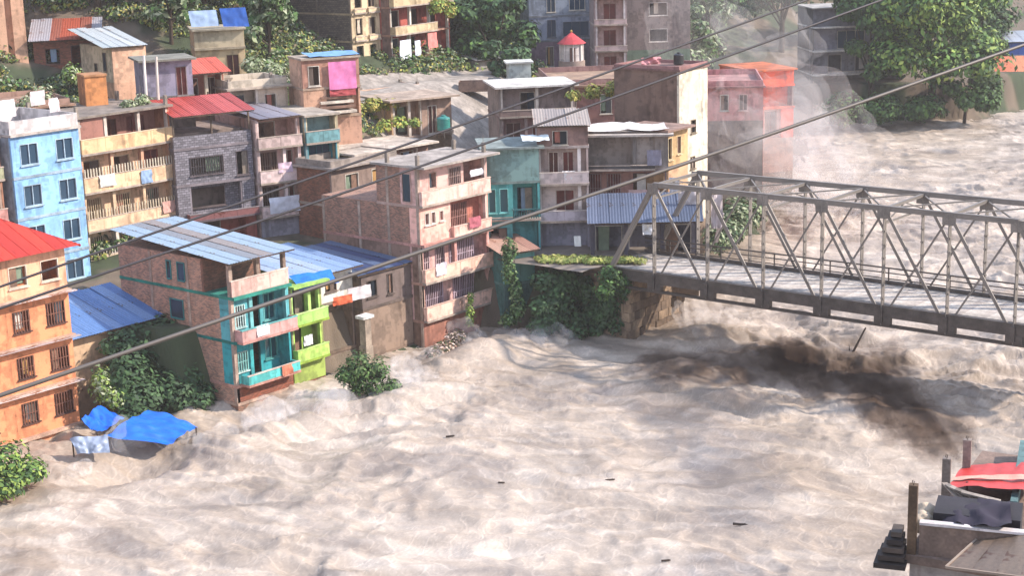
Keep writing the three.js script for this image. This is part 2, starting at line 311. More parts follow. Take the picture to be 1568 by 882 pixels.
{ // approach road with grassy verge
  const rd = new THREE.PlaneGeometry(12, 8, 24, 16); rd.rotateX(-Math.PI / 2); const p = rd.attributes.position; for (let i = 0; i < p.count; i++) p.setY(i, 0.05 * noise(p.getX(i), p.getZ(i)));
  rd.computeVertexNormals(); const m = M('street', rd, mat('conc', '#8d8178')); m.position.set(97.5, 5.35, -74.4); m.rotation.y = 0.03; tag(m, 'dusty street between the shops and the bridge', 'street', null, 'structure');
  const rp = gridMesh(104, 137, 70, -117, -91, 60, (x, z) => ground(x, z) + 0.1, null); 
  tag(M('road', rp, mat('conc', '#a79d95')), 'grey road climbing between the upper houses', 'road', null, 'structure');
}

// ---------- overhead cables ----------
const cable = (pts, r, m, label) => { const a = new THREE.Vector3(...pts[0]), b = new THREE.Vector3(...pts[1]), l = new THREE.Vector3(...pts[pts.length - 1]), k = new THREE.Vector3(...pts[pts.length - 2]);
  const P = [a.clone().add(a.clone().sub(b).multiplyScalar(4)), ...pts.map(q => new THREE.Vector3(...q)), l.clone().add(l.clone().sub(k).multiplyScalar(3))];
  tag(M('overhead_cable', new THREE.TubeGeometry(new THREE.CatmullRomCurve3(P), 160, r, 9), m), label, 'cable'); };
cable([[13.72, 22.2, -34.39], [19.62, 23.92, -31.2], [28.81, 26.14, -27.47], [40.26, 28.99, -22.9], [54.85, 32.37, -17.96]], 0.029, mat('metal', '#565052'), 'uppermost thin dark cable strung across the view');
cable([[13.65, 21.84, -34.34], [19.53, 23.46, -31.13], [28.91, 25.6, -27.16], [42.5, 28.87, -21.78], [57.24, 32.2, -16.66]], 0.031, mat('metal', '#565052'), 'middle grey cable of the three strung across the view');
cable([[11.73, 21.49, -30.09], [17.02, 22.75, -27.46], [26.36, 24.2, -24.87], [34.52, 25.61, -22.08], [44.81, 27.54, -18.53], [57.01, 29.81, -14.43]], 0.047, mat('metal', '#736b66'), 'thickest, lowest grey cable strung across the view and past the bridge');

// ---------- houses ----------
const GL = [mat('glass', '#2b3540'), mat('glass', '#20262c'), mat('glass', '#343b46')];
function win(parent, x0, x1, y0, y1, z, type, fc, bars) {
  const e = 0.004, t = 0.06, fr = mat('wood', fc || '#d8cfc4');
  const w = M('window', [bx(x0 + e, x0 + t, y0 + e, y1 - e, z - 0.1, z + 0.03), bx(x1 - t, x1 - e, y0 + e, y1 - e, z - 0.1, z + 0.03), bx(x0 + t, x1 - t, y1 - t, y1 - e, z - 0.1, z + 0.03), bx(x0 + t, x1 - t, y0 + e, y0 + t, z - 0.1, z + 0.03)], fr, parent);
  const pm = type === 'wood' ? mat('wood', '#5a2f26') : type === 'red' ? mat('wood', '#7a3a33') : type === 'teal' ? mat('glass', '#1e4a52') : type === 'blue' ? mat('glass', '#2f4456') : pick(GL);
  const n = (x1 - x0) > 1.5 ? 3 : (x1 - x0) > 0.7 ? 2 : 1;
  if (type !== 'open') for (let k = 0; k < n; k++) { const a = lerp(x0 + t, x1 - t, k / n), b = lerp(x0 + t, x1 - t, (k + 1) / n); M('pane', bx(a + (k ? 0.025 : 0), b - (k < n - 1 ? 0.025 : 0), y0 + t, y1 - t, z - 0.13, z - 0.1 + rr(0, 0.015)), pm, w); if (k) M('mullion', bx(a - 0.025, a + 0.025, y0 + t, y1 - t, z - 0.1, z + 0.01), fr, w); }
  if (type === 'open' && R() < 0.7) { const q = R() < 0.5, a = q ? x0 + t : lerp(x0, x1, 0.5) + 0.02, b = q ? lerp(x0, x1, 0.5) - 0.02 : x1 - t; M('shutter', bx(a, b, y0 + t, y1 - t, z - 0.13, z - 0.09), R() < 0.4 ? pick(GL) : mat('wood', pick(['#7a5240', '#8a6a58', '#9a8a7c', '#6a5a50'])), w); }
  if (R() < 0.35) { const q = R(), cx = lerp(x0 + t, x1 - t, q * 0.5); M('curtain', drape([[cx, y1 - t - 0.01, z - 0.2], [cx + (x1 - x0) * 0.42, y1 - t - 0.01, z - 0.2], [cx + (x1 - x0) * 0.4, y0 + t + (y1 - y0) * 0.1, z - 0.19], [cx + 0.02, y0 + t + (y1 - y0) * 0.1, z - 0.21]], 0, 0.04, 10, 3, Math.floor(R() * 50)), mat('cloth', pick(['#c9b8a4', '#a86a5c', '#8fa0b4', '#d9d0c4', '#b58a54', '#7c8a74'])), w); }
  if (bars) { const g = [], s = 0.2; for (let x = x0 + s / 2; x < x1; x += s) g.push(bx(x - 0.03, x + 0.03, y0 + 0.02, y1 - 0.02, z + 0.035, z + 0.075)); g.push(bx(x0, x1, (y0 + y1) / 2 - 0.02, (y0 + y1) / 2 + 0.02, z + 0.04, z + 0.07)); stuff(M('grille', g, mat('wood', bars), w)); }
  M('sill', bx(x0 - 0.08, x1 + 0.08, y0 - 0.07, y0 - 0.002, z + 0.002, z + 0.13), fr, w);
  return w;
}
function balcony(g, x0, x1, y, z0, p, h, col, o = {}) {
  const sl = M('balcony', bx(x0 - 0.02, x1 + 0.02, y - 0.14, y + 0.02, z0 + 0.003, p + 0.05), mat('conc', o.slab || '#b8a89c'), g), m = mat(o.kind || 'plaster', col), t = 0.1;
  if (o.rail) {
    const b = []; for (let x = x0 + 0.1; x < x1; x += 0.19) b.push(rod([x, y + 0.02, p - 0.06], [x, y + h, p - 0.06], 0.045, 0.035, 6)); for (let z = z0 + 0.3; z < p - 0.1; z += 0.2) b.push(rod([x0 + 0.06, y, z], [x0 + 0.06, y + h, z], 0.035, 0.03, 6));
    stuff(M('baluster', b, m, sl)); M('hand_rail', bx(x0, x1, y + h, y + h + 0.09, p - 0.12, p), m, sl); M('hand_rail', bx(x0, x0 + 0.11, y + h, y + h + 0.09, z0 + 0.01, p - 0.122), m, sl);
  } else {
    const n = Math.max(1, Math.round((x1 - x0) / (o.pw || 1.9)));
    for (let k = 0; k < n; k++) M('parapet_panel', bx(lerp(x0, x1, k / n) + (k ? 0.02 : 0), lerp(x0, x1, (k + 1) / n), y + 0.02, y + h, p - t, p + rr(0, 0.012)), m, sl);
    M('parapet_panel', bx(x0, x0 + t, y + 0.02, y + h, z0 + 0.01, p - t - 0.002), m, sl); M('parapet_panel', bx(x1 - t, x1, y + 0.02, y + h, z0 + 0.01, p - t - 0.002), m, sl);
    M('coping', bx(x0 - 0.04, x1 + 0.04, y + h, y + h + 0.06, p - t - 0.03, p + 0.04), mat('conc', o.cop || '#cbb9ac'), sl);
    if (o.bal) { const b = []; for (let x = x0 + 0.15; x < x1 - 0.1; x += 0.26) b.push(rod([x, y + h + 0.06, p - 0.05], [x, y + h + 0.06 + o.bal, p - 0.05], 0.06, 0.05, 6)); stuff(M('baluster', b, mat('plaster', o.balc || '#e6dccb'), sl)); }
  }
  return sl;
}
/* spec: p [x, yBase, z], yaw, W, D, side: [kind,colour], right: [kind,colour], fl: floors bottom to top
   floor: h, c colour or [kind,colour], seg [[u0,u1,inset]...], w [[u0,u1,v0,v1,type,frame,bars]...], bal [[u0,u1,proj,h,colour,opts]...], col [u...], colc, slab colour, d depth */
function house(name, label, cat, s) {
  const g = thing(name, label, cat, s.p, s.yaw || 0, s.group), W = s.W, D = s.D, under = s.under ?? 3;
  const K = c => Array.isArray(c) ? mat(c[0], c[1]) : mat('plaster', c);
  const sideM = K(s.side || ['brick', '#96755f']);
  if (under) M('foundation', bx(0.02, W - 0.02, -under, -0.002, -D + 0.02, -0.02), K(s.found || ['conc', '#8a7664']), g);
  let y = 0;
  s.fl.forEach((f, fi) => {
    const seg = f.seg || [[0, 1, 0]], mi = Math.max(...seg.map(q => q[2])), h = f.h, d = f.d || D, back = -(mi + 0.2);
    const cav = Math.min(1.5, d - mi - 0.5); // the front rooms are hollow behind their windows
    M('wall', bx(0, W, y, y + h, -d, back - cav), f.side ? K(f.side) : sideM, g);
    M('wall', bx(0, 0.15, y, y + h, back - cav + 0.001, back - 0.001), f.side ? K(f.side) : sideM, g); M('wall', bx(W - 0.15, W - 0.002, y, y + h, back - cav + 0.001, back - 0.001), sideM, g);
    if (s.right) M('wall', bx(W - 0.001, W + 0.05, y, y + h, -d, back - 0.001), K(s.right), g);
    for (const [u0, u1, ins] of seg) {
      const sh = new THREE.Shape(); const x0 = u0 * W, x1 = u1 * W; sh.moveTo(x0, y).lineTo(x1, y).lineTo(x1, y + h).lineTo(x0, y + h);
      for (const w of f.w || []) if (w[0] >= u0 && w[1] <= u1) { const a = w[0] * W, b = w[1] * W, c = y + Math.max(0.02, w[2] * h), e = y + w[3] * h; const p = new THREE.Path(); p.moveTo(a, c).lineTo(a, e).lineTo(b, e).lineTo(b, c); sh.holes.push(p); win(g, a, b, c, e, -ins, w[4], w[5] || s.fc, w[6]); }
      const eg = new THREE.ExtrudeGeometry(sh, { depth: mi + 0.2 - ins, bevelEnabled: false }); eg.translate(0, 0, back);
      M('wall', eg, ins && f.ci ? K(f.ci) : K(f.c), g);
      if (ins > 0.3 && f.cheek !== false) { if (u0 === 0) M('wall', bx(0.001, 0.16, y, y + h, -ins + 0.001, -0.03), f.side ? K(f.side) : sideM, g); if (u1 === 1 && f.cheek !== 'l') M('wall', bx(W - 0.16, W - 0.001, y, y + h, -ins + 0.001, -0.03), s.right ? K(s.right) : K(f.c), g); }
    }
    if (f.slab !== null) M('floor_slab', bx(-0.04, W + 0.05 + (s.right ? 0.04 : 0), y - 0.1, y + 0.1, -d - 0.03, (f.ov ?? 0.06)), mat('conc', f.slab || s.slab || '#b5a497'), g);
    for (const b of f.bal || []) balcony(g, b[0] * W + 0.002, b[1] * W - 0.002, y + 0.105, -(b[5]?.z0 ?? 0), b[2], b[3], b[4], b[5]);
    for (const u of f.col || []) M('column', bx(u * W - 0.13, u * W + 0.13, y + 0.1, y + h - 0.1, -0.32, -0.035), K(f.colc || '#cfc0b2'), g);
    for (const z of s.scol || []) if (z < d) M('side_column', bx(-0.05, 0.2, y + 0.1, y + h - 0.1, -z - 0.12, -z + 0.12), mat('conc', s.scolc || '#a8998e'), g);
    for (const w of f.sw || []) { const q = new THREE.Group(); const a = new THREE.Group(); // side window: [z0,z1,v0,v1,type]
      const fr = mat('wood', s.fc || '#6a5648'), z0 = -w[1], z1 = -w[0], y0 = y + w[2] * h, y1 = y + w[3] * h;
      const o = M('window', [bx(-0.06, 0.02, y0, y1, z0, z0 + 0.07), bx(-0.06, 0.02, y0, y1, z1 - 0.07, z1), bx(-0.06, 0.02, y1 - 0.07, y1, z0 + 0.071, z1 - 0.071), bx(-0.1, 0.02, y0 - 0.05, y0 + 0.05, z0 + 0.071, z1 - 0.071)], fr, g);
      M('pane', bx(-0.02, 0.015, y0 + 0.05, y1 - 0.07, z0 + 0.07, z1 - 0.07), pick(GL), o); }
    y += h;
  });
  const r = s.roof || { t: 'flat' }; const d = s.fl[s.fl.length - 1].d || D;
  const O = r.o || [0.3, 0.3, 0.5, 0.2]; // left, right, front, back
  if (r.t === 'flat') {
    M('roof', bx(-O[0], W + O[1], y, y + 0.16, -d - O[3], O[2]), mat('conc', r.c || '#a3978d'), g);
    if (r.par) { const m = K(r.pc || s.fl[s.fl.length - 1].c), t = 0.12, h = r.par, A = y + 0.162; M('parapet', bx(0, W, A, A + h, -t, 0), m, g); M('parapet', bx(0, W, A, A + h, -d, -d + t), m, g); M('parapet', bx(0, t, A, A + h, -d + t + 0.002, -t - 0.002), m, g); M('parapet', bx(W - t, W, A, A + h, -d + t + 0.002, -t - 0.002), m, g); }
  } else if (r.t === 'tin') {
    const rs = r.raise || 0;
    if (rs) for (const [a, b] of [[0.1, -0.12], [W - 0.1, -0.12], [0.1, -d + 0.15], [W - 0.1, -d + 0.15], [W / 2, -0.12]]) M('roof_post', bx(a - 0.06, a + 0.06, y, y + rs + (b < -1 ? r.rise || 0 : 0) - 0.05, b - 0.06, b + 0.06), mat('wood', '#6a5a4c'), g);
    tinRoof(g, -O[0], W + O[1], O[2], y + rs + 0.12, -d - O[3], y + rs + 0.12 + (r.rise ?? 0.8), r.c, { w: r.w });
  }
  if (r.rods) for (let k = 0; k < r.rods; k++) { const a = [0.15, W - 0.15][k % 2], b = -0.15 - Math.floor(k / 2) * Math.min(3, d - 0.4); M('column_stub', [bx(a - 0.12, a + 0.12, y + 0.16, y + 0.9, b - 0.12, b + 0.12), rod([a - 0.06, y + 0.9, b], [a - 0.06, y + 1.5, b], 0.012), rod([a + 0.06, y + 0.9, b], [a + 0.07, y + 1.45, b], 0.012)], mat('conc', '#9a8e84'), g); }
  return g;
}
const W2 = (v0, v1, t, f, b) => [[0.12, 0.36, v0, v1, t, f, b], [0.62, 0.88, v0, v1, t, f, b]];

// front row, standing in the water
{ // orange house
  const c = '#df9064', c2 = '#e0956c', f = t => ({ h: 2.9, c, slab: '#c9a692', ov: 0.3, w: [[0.05, 0.17, 0.32, 0.78, t, '#5a3a30', '#8a5a48'], [0.33, 0.46, 0.32, 0.78, t, '#5a3a30', '#8a5a48'], [0.62, 0.73, 0.32, 0.78, t, '#5a3a30', '#8a5a48'], [0.84, 0.965, 0.32, 0.8, t, '#5a3a30', '#8a5a48']] });
  const h = house('apartment_house', 'orange riverside house with red tin roof at the left edge', 'house', { p: [47.4, 0.2, -84.9], W: 10.8, D: 7, side: ['plaster', c], right: ['plaster', '#d9a58a'], found: ['plaster', c2], under: 3.4,
    fl: [f('open'), f('open'), { ...f('open') }, { h: 2.75, c: '#e6ac88', slab: '#cdb0a0', ov: 0.3, w: [[0.1, 0.2, 0.3, 0.78, 'open', '#e8d8c8'], [0.36, 0.46, 0.3, 0.78, 'open', '#e8d8c8'], [0.62, 0.74, 0.3, 0.78, 'open', '#e8d8c8'], [0.83, 0.95, 0.3, 0.78, 'open', '#e8d8c8']] }], roof: { t: 'none' } });
  for (let k = 0; k < 3; k++) { const y = (k + 1) * 2.9; // thin sheet awnings over the windows
    const a = M('awning', bx(-0.2, 11.05, y - 0.02, y + 0.03, 0.31, 0.62 + 0.02 * k), mat('tin', ['#cdbcb6', '#b7a7a4', '#d3c2ba'][2 - k]), h); a.rotation.x = 0; }
  // hipped red roof: sheets shortened along the hip
  const y = 11.45, red = ['#c8341f', '#d23c24', '#bd2f1d'], ridgeX = 8.4, ez = 0.75, rz = -4.0, ry = 1.9, ex = 11.5;
  const roof = M('roof', [bx(-0.3, 11.2, y + 0.02, y + 0.1, ez - 0.25, ez - 0.17), beam([0, y + ry, rz], [ridgeX, y + ry, rz], 0.12), beam([ridgeX, y + ry, rz], [ex, y, ez], 0.1)], mat('tin', '#b83220'), h);
  const hip = (A, B, C, Dq, m) => { const g = new THREE.PlaneGeometry(1, 1, 12, 3), p = g.attributes.position, V = [A, B, C, Dq].map(a => new THREE.Vector3(...a)); for (let i = 0; i < p.count; i++) { const u = p.getX(i) + 0.5, v = p.getY(i) + 0.5, q = V[0].clone().lerp(V[1], u).lerp(V[3].clone().lerp(V[2], u), v); q.y += 0.02 * Math.cos(u * 12 * Math.PI) + 0.06; p.setXYZ(i, q.x, q.y, q.z); } g.computeVertexNormals(); M('tin_sheet', g, mat('tin', m), roof); };
  for (let k = 0; k < 13; k++) { const x0 = -0.4 + k * 0.915, x1 = x0 + 0.94, t = x => x < ridgeX ? 1 : (ex - x) / (ex - ridgeX); const a = Math.max(0.02, t(x0)), b = Math.max(0.02, t(x1)); hip([x0, y, ez], [x1, y, ez], [x1, y + ry * b, lerp(ez, rz, b)], [x0, y + ry * a, lerp(ez, rz, a)], red[k % 3]); }
  for (let k = 0; k < 6; k++) { const z0 = ez - k * 1.6, z1 = z0 - 1.63, t = z => Math.max(0.01, z > rz ? (ez - z) / (ez - rz) : (z + 8.75) / (rz + 8.75)); hip([ex, y, z0], [ex, y, z1], [lerp(ex, ridgeX, t(z1)), y + ry * t(z1), z1], [lerp(ex, ridgeX, t(z0)), y + ry * t(z0), z0], red[k % 3]); }
  for (let k = 0; k < 10; k++) { const x0 = -0.4 + k * 0.9; hip([x0 + 0.92, y, -8.75], [x0, y, -8.75], [x0, y + ry, rz], [x0 + 0.92, y + ry, rz], red[k % 3]); }
}
// teal-fronted brick house
house('brick_house', 'brick house with turquoise balconies and a rusty tin roof standing in the flood', 'house', { p: [66.3, 0.3, -79.1], W: 4.9, D: 11.4, side: ['brick', '#bda190'], found: ['brick', '#947a6a'], scol: [0.12, 4.2, 8], scolc: '#b7a092', slab: '#b59a8a', fc: '#3d8a8c',
  fl: [{ h: 1.2, c: ['brick', '#8d5a46'] },
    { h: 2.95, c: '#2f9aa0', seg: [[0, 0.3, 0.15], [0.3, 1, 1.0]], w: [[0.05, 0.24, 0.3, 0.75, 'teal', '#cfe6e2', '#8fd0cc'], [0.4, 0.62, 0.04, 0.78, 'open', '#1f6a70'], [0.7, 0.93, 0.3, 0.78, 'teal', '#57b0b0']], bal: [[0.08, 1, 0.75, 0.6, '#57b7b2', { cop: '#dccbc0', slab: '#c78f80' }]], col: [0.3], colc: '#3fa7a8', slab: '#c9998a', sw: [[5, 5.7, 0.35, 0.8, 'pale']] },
    { h: 2.95, c: '#5aa9ae', seg: [[0, 0.3, 0.15], [0.3, 1, 1.0]], w: [[0.05, 0.24, 0.3, 0.8, 'open', '#bfe0e0', '#cfe6e6'], [0.36, 0.66, 0.04, 0.85, 'open', '#3a9aa0'], [0.72, 0.93, 0.2, 0.82, 'teal', '#79c0c0']], bal: [[0.02, 1, 0.75, 0.75, '#c99a92', { cop: '#6fb8b8', slab: '#c9938a' }]], col: [0.03, 0.34, 0.98], colc: '#7fc4c4', slab: '#1f7f78', ov: 0.25, sw: [[4.8, 6.2, 0.3, 0.75, 'open']] },
    { h: 2.3, c: ['brick', '#8a6a5c'], seg: [[0, 1, 2.6]], cheek: false, bal: [[0, 1, 0.12, 1.0, '#d9b0a2', { cop: '#e6d4c8' }]], col: [0.03, 0.5, 0.97], colc: '#8a7566', slab: '#2d8f80', ov: 0.35, sw: [[4.4, 5.2, 0.25, 0.8, 'open'], [5.8, 6.3, 0.25, 0.8, 'open']] }],
  roof: { t: 'tin', rise: 0.9, c: ['#9fb0be', '#8f8f92', '#a69a92', '#8e9aa6', '#9c8f88'], o: [0.5, 0.4, 0.55, 0.3] } });
// narrow lime-green house
house('narrow_house', 'narrow lime green house beside the turquoise balconies', 'house', { p: [71.75, 0.2, -79.6], W: 2.9, D: 6, side: ['plaster', '#8c8a6a'], right: ['plaster', '#9aa05a'], found: ['brick', '#7d5a48'], slab: '#a9c84a',
  fl: [{ h: 1.5, c: '#98aa52', slab: null }, { h: 2.6, c: '#a2c455', seg: [[0, 1, 1.0]], w: [[0.15, 0.6, 0.05, 0.8, 'open', '#4c5a24']], bal: [[0, 1, 0.5, 0.8, '#b2d468', { slab: '#98b440', cop: '#c6e488' }]], col: [0.05, 0.95], colc: '#b0d062', slab: '#a8cc62' },
    { h: 2.6, c: '#9cc24a', seg: [[0, 1, 1.0]], w: [[0.2, 0.75, 0.05, 0.85, 'open', '#54682c']], bal: [[0, 1, 0.6, 0.75, '#a4d06a', { slab: '#98b440', cop: '#d6eea0' }]], col: [0.05, 0.62, 0.95], colc: '#b8d878', slab: '#c2dc6a', ov: 0.3 }],
  roof: { t: 'flat', c: '#a5cf6a', o: [0.1, 0.3, 0.6, 0.1] } });
// low block with pale wall and blue tin roofs behind the lime house
house('roof_room', 'white-walled rooftop room with small window below blue tin roofs', 'house', { p: [74.6, 1.0, -81.2], W: 4.6, D: 6.5, side: ['plaster', '#c9c0b6'], found: ['plaster', '#7c6a5c'],
  fl: [{ h: 3.6, c: ['plaster', '#8a7464'], seg: [[0, 1, 1.0]], w: [[0.15, 0.5, 0.05, 0.7, 'open'], [0.6, 0.9, 0.2, 0.7, 'open']], slab: '#7c6858' }, { h: 2.3, c: '#d9d2c6', w: [[0.42, 0.66, 0.35, 0.75, 'open', '#7a6a60']], slab: '#a09488' }],
  roof: { t: 'tin', rise: 0.7, c: ['#8fa6c8', '#9fb2cc', '#7d93b4', '#aab8cc'], o: [1.4, 0.4, 0.9, 0.4] } });
house('storehouse', 'grey-brown windowless storehouse with dark blue tin roof beside the tall pink house', 'storehouse', { p: [79.3, 0.2, -80.4], W: 5.1, D: 8, side: ['plaster', '#7a6656'], found: ['plaster', '#7c6656'],
  fl: [{ h: 3.5, c: ['plaster', '#8b7462'], slab: null }, { h: 2.5, c: ['plaster', '#6f5f58'], w: [[0.1, 0.3, 0.3, 0.8, 'open', '#5a4c44'], [0.5, 0.62, 0.25, 0.85, 'open', '#5a4c44']], slab: '#6f6058' }],
  roof: { t: 'tin', rise: 0.6, c: ['#41507a', '#4a5a82', '#5a6884', '#3a466c'], o: [0.6, 0, 0.3, 0.2] } });
// tall pink house
house('tall_house', 'tall pink house with brick side wall standing at the water edge', 'house', { p: [84.5, -0.4, -79.4], W: 7.6, D: 10.1, side: ['brick', '#a98c7c'], found: ['plaster', '#9b6b58'], scol: [0.15, 3.1, 6.1, 9.9], scolc: '#b8a294', slab: '#b99c90', fc: '#c9a49a',
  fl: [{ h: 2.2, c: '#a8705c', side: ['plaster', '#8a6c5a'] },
    { h: 2.85, c: '#dcaea4', side: ['plaster', '#866a5a'], seg: [[0, 1, 0.9]], w: [[0.1, 0.42, 0.05, 0.85, 'wood', '#c9a8b4', '#d4bfd0'], [0.56, 0.88, 0.05, 0.85, 'wood', '#c9a8b4', '#d4bfd0']], bal: [[0, 1, 0.35, 1.0, '#eabda8', { cop: '#e8c4b4' }]], col: [0.02, 0.98], colc: '#c99a8c', slab: '#c79c8c', sw: [[5, 7.5, 0.1, 0.7, 'pale']] },
    { h: 2.85, c: '#d8aaa0', side: ['plaster', '#8f7060'], seg: [[0, 1, 0.9]], w: [[0.08, 0.24, 0.05, 0.85, 'wood', '#c9a8b4', '#cdb6bc'], [0.32, 0.46, 0.05, 0.85, 'wood', '#c9a8b4', '#cdb6bc'], [0.52, 0.9, 0.05, 0.85, 'wood', '#c9a8b4', '#d4bfd0']], bal: [[0, 1, 0.35, 0.95, '#ebbda6', { cop: '#e8c4b4' }]], col: [0.02, 0.5, 0.98], colc: '#c48f84', slab: '#c79c8c' },
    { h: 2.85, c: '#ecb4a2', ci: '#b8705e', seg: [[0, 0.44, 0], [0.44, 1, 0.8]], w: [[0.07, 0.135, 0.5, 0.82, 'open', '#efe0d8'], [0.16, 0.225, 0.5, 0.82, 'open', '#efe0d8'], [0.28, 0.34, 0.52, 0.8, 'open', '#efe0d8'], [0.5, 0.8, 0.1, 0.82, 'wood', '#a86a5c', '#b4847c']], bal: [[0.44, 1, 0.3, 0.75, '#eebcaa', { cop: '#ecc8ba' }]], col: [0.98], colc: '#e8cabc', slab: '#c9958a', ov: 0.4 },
    { h: 2.85, d: 4.2, c: '#dcb0a4', seg: [[0, 0.66, 0.1], [0.66, 1, 1.6]], w: [[0.16, 0.27, 0.4, 0.82, 'open', '#d9b8ac'], [0.44, 0.62, 0.36, 0.84, 'open', '#e8d4ca', '#a88c88']], bal: [[0, 1, 0.3, 1.0, '#eec2b2', { cop: '#eccabc' }]], col: [0.98], colc: '#d9c0b4', sw: [[0.7, 1.6, 0.1, 0.85, 'open']] }],
  roof: { t: 'flat', c: '#b0a59e', o: [0.3, 0.5, 0.9, 0.3], rods: 4 } });
// blue-roofed shed by the orange house
house('shed', 'tan walled shed with blue tin roof between orange and brick houses', 'shed', { p: [58.75, 1.8, -86.6], W: 7.2, D: 5, side: ['plaster', '#c9a888'], found: ['plaster', '#a98a6e'], under: 4,
  fl: [{ h: 3.4, c: ['plaster', '#c7a684'], w: [[0.62, 0.72, 0.45, 0.7, 'open', '#6a5648']], slab: '#a88c74' }], roof: { t: 'tin', rise: 1.5, c: ['#5f83b8', '#6c8fc2', '#567ab0', '#7a98c4'], o: [0.1, 0.4, 0.7, 0.2] } });

// second row along the lane
house('apartment_house', 'sky blue house with dark square windows and white roof terrace', 'house', { p: [63.6, 5.2, -97.9], W: 5.6, D: 7, side: ['plaster', '#a9b4bd'], slab: '#9db2c8', fc: '#c9dcec', found: ['conc', '#7f776e'],
  fl: [0, 1, 2, 3].map(k => ({ h: 2.9, c: '#8fbde6', slab: '#a6bcd0', ov: 0.05, w: [[0.12, 0.38, 0.28, 0.8, 'blue', '#b6cfe2'], [0.64, 0.9, 0.28, 0.8, 'blue', '#b6cfe2']] })), roof: { t: 'flat', c: '#c4bab4', par: 0.9, pc: '#cfc6c2', o: [0.1, 0.1, 0.25, 0.1] } });
house('balcony_house', 'brown house with open balconies left of the sky blue house', 'house', { p: [56.6, 5.2, -98.4], W: 6.4, D: 7, side: ['plaster', '#8a6a54'], slab: '#b59a88',
  fl: [0, 1, 2, 3].map(k => ({ h: 2.9, c: '#a8765c', seg: [[0, 1, 1.1]], w: [[0.3, 0.55, 0.05, 0.8, 'open'], [0.68, 0.9, 0.05, 0.8, 'red']], bal: [[0, 1, 0.3, 0.8, ['#b58a74', '#c9a88e', '#c28a80', '#9c9a7a'][k]]], col: [0.03, 0.97], colc: '#b59a88' })), roof: { t: 'flat', c: '#b0a398', o: [0.2, 0, 0.3, 0.2] } });
house('balcony_house', 'long cream house with four tiers of balustraded balconies', 'house', { p: [71.3, 5.5, -101.0], W: 8.5, D: 7.5, side: ['plaster', '#b08a6c'], slab: '#c9a684', found: ['plaster', '#a98c74'],
  fl: [{ h: 2.9, c: '#e2c2a2', seg: [[0, 1, 0.9]], w: [[0.06, 0.26, 0.1, 0.8, 'open', '#d9c0a0', '#e0cdb0'], [0.34, 0.56, 0.1, 0.8, 'open', '#d9c0a0', '#e0cdb0'], [0.66, 0.9, 0.1, 0.8, 'wood', '#d9c0a0']], bal: [[0, 1, 0.3, 0.9, '#e6c8aa', { bal: 0.5 }]], col: [0.02, 0.33, 0.66, 0.98] },
    { h: 2.9, c: '#e0bb98', seg: [[0, 1, 0.9]], w: [[0.06, 0.26, 0.1, 0.8, 'open', '#d9c0a0', '#d6c0a0'], [0.36, 0.58, 0.1, 0.8, 'open', '#d9c0a0', '#d6c0a0'], [0.68, 0.9, 0.1, 0.8, 'open', '#c9a890', '#c9b4a4']], bal: [[0, 1, 0.3, 0.85, '#e2bd9a', { bal: 0.62, balc: '#e6d2b4' }]], col: [0.02, 0.33, 0.66, 0.98], colc: '#d9b896' },
    { h: 2.9, c: '#e3ba96', seg: [[0, 1, 0.9]], w: [[0.08, 0.28, 0.1, 0.8, 'open', '#e0c8a8'], [0.4, 0.6, 0.1, 0.8, 'open', '#e0c8a8'], [0.7, 0.92, 0.1, 0.82, 'red', '#b86a54']], bal: [[0, 1, 0.3, 1.1, '#e6bf98', { bal: 0.62, balc: '#f0e2c8', pw: 2.1 }]], col: [0.02, 0.34, 0.67, 0.98], colc: '#dca888' },
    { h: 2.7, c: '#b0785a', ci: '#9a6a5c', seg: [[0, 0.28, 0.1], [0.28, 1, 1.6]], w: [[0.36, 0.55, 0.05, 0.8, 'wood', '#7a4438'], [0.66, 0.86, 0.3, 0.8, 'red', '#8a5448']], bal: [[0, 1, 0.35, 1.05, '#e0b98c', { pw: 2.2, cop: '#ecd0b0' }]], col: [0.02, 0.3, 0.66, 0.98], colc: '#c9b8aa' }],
  roof: { t: 'flat', c: '#8f8278', o: [0.2, 0.3, 0.2, 0.2], rods: 6 } });
const blk = ['block', '#8d868c'];
house('block_house', 'grey concrete-block house under a red tin canopy', 'house', { p: [79.3, 5.2, -100.1], yaw: -17, W: 6.5, D: 8, side: ['plaster', '#8c7a70'], slab: '#8a8086', found: ['conc', '#6c5f5a'],
  fl: [{ h: 2.7, c: '#a0584e', seg: [[0, 0.16, 0], [0.16, 0.86, 1.2], [0.86, 1, 0]], w: [[0.3, 0.6, 0.05, 0.85, 'open']], bal: [[0.0, 1, 0.4, 0.7, '#7e3c36', { cop: '#9a6058', slab: '#8a5a54' }]], slab: '#7a5a54' },
    { h: 2.85, c: blk, seg: [[0, 0.16, 0], [0.16, 0.84, 0.8], [0.84, 1, 0]], w: [[0.22, 0.66, 0.3, 0.85, 'open', '#6a5c5c']], bal: [[0.1, 1, 0.7, 0.5, '#8a5a58', { kind: 'tin', slab: '#6f6068', cop: '#9a9094' }]], col: [0.16, 0.84], colc: '#8f8488' },
    { h: 2.85, c: blk, w: [[0.18, 0.62, 0.25, 0.75, 'open', '#6c6064', '#4c4448'], [0.78, 0.94, 0.12, 0.8, 'open', '#6c6064']] },
    { h: 1.0, c: blk, slab: '#8c8288' }],
  roof: { t: 'tin', raise: 1.5, rise: 0.9, c: ['#b8473c', '#c0524a', '#ac4038'], o: [0.1, 0.2, 0.6, -3.6] } });
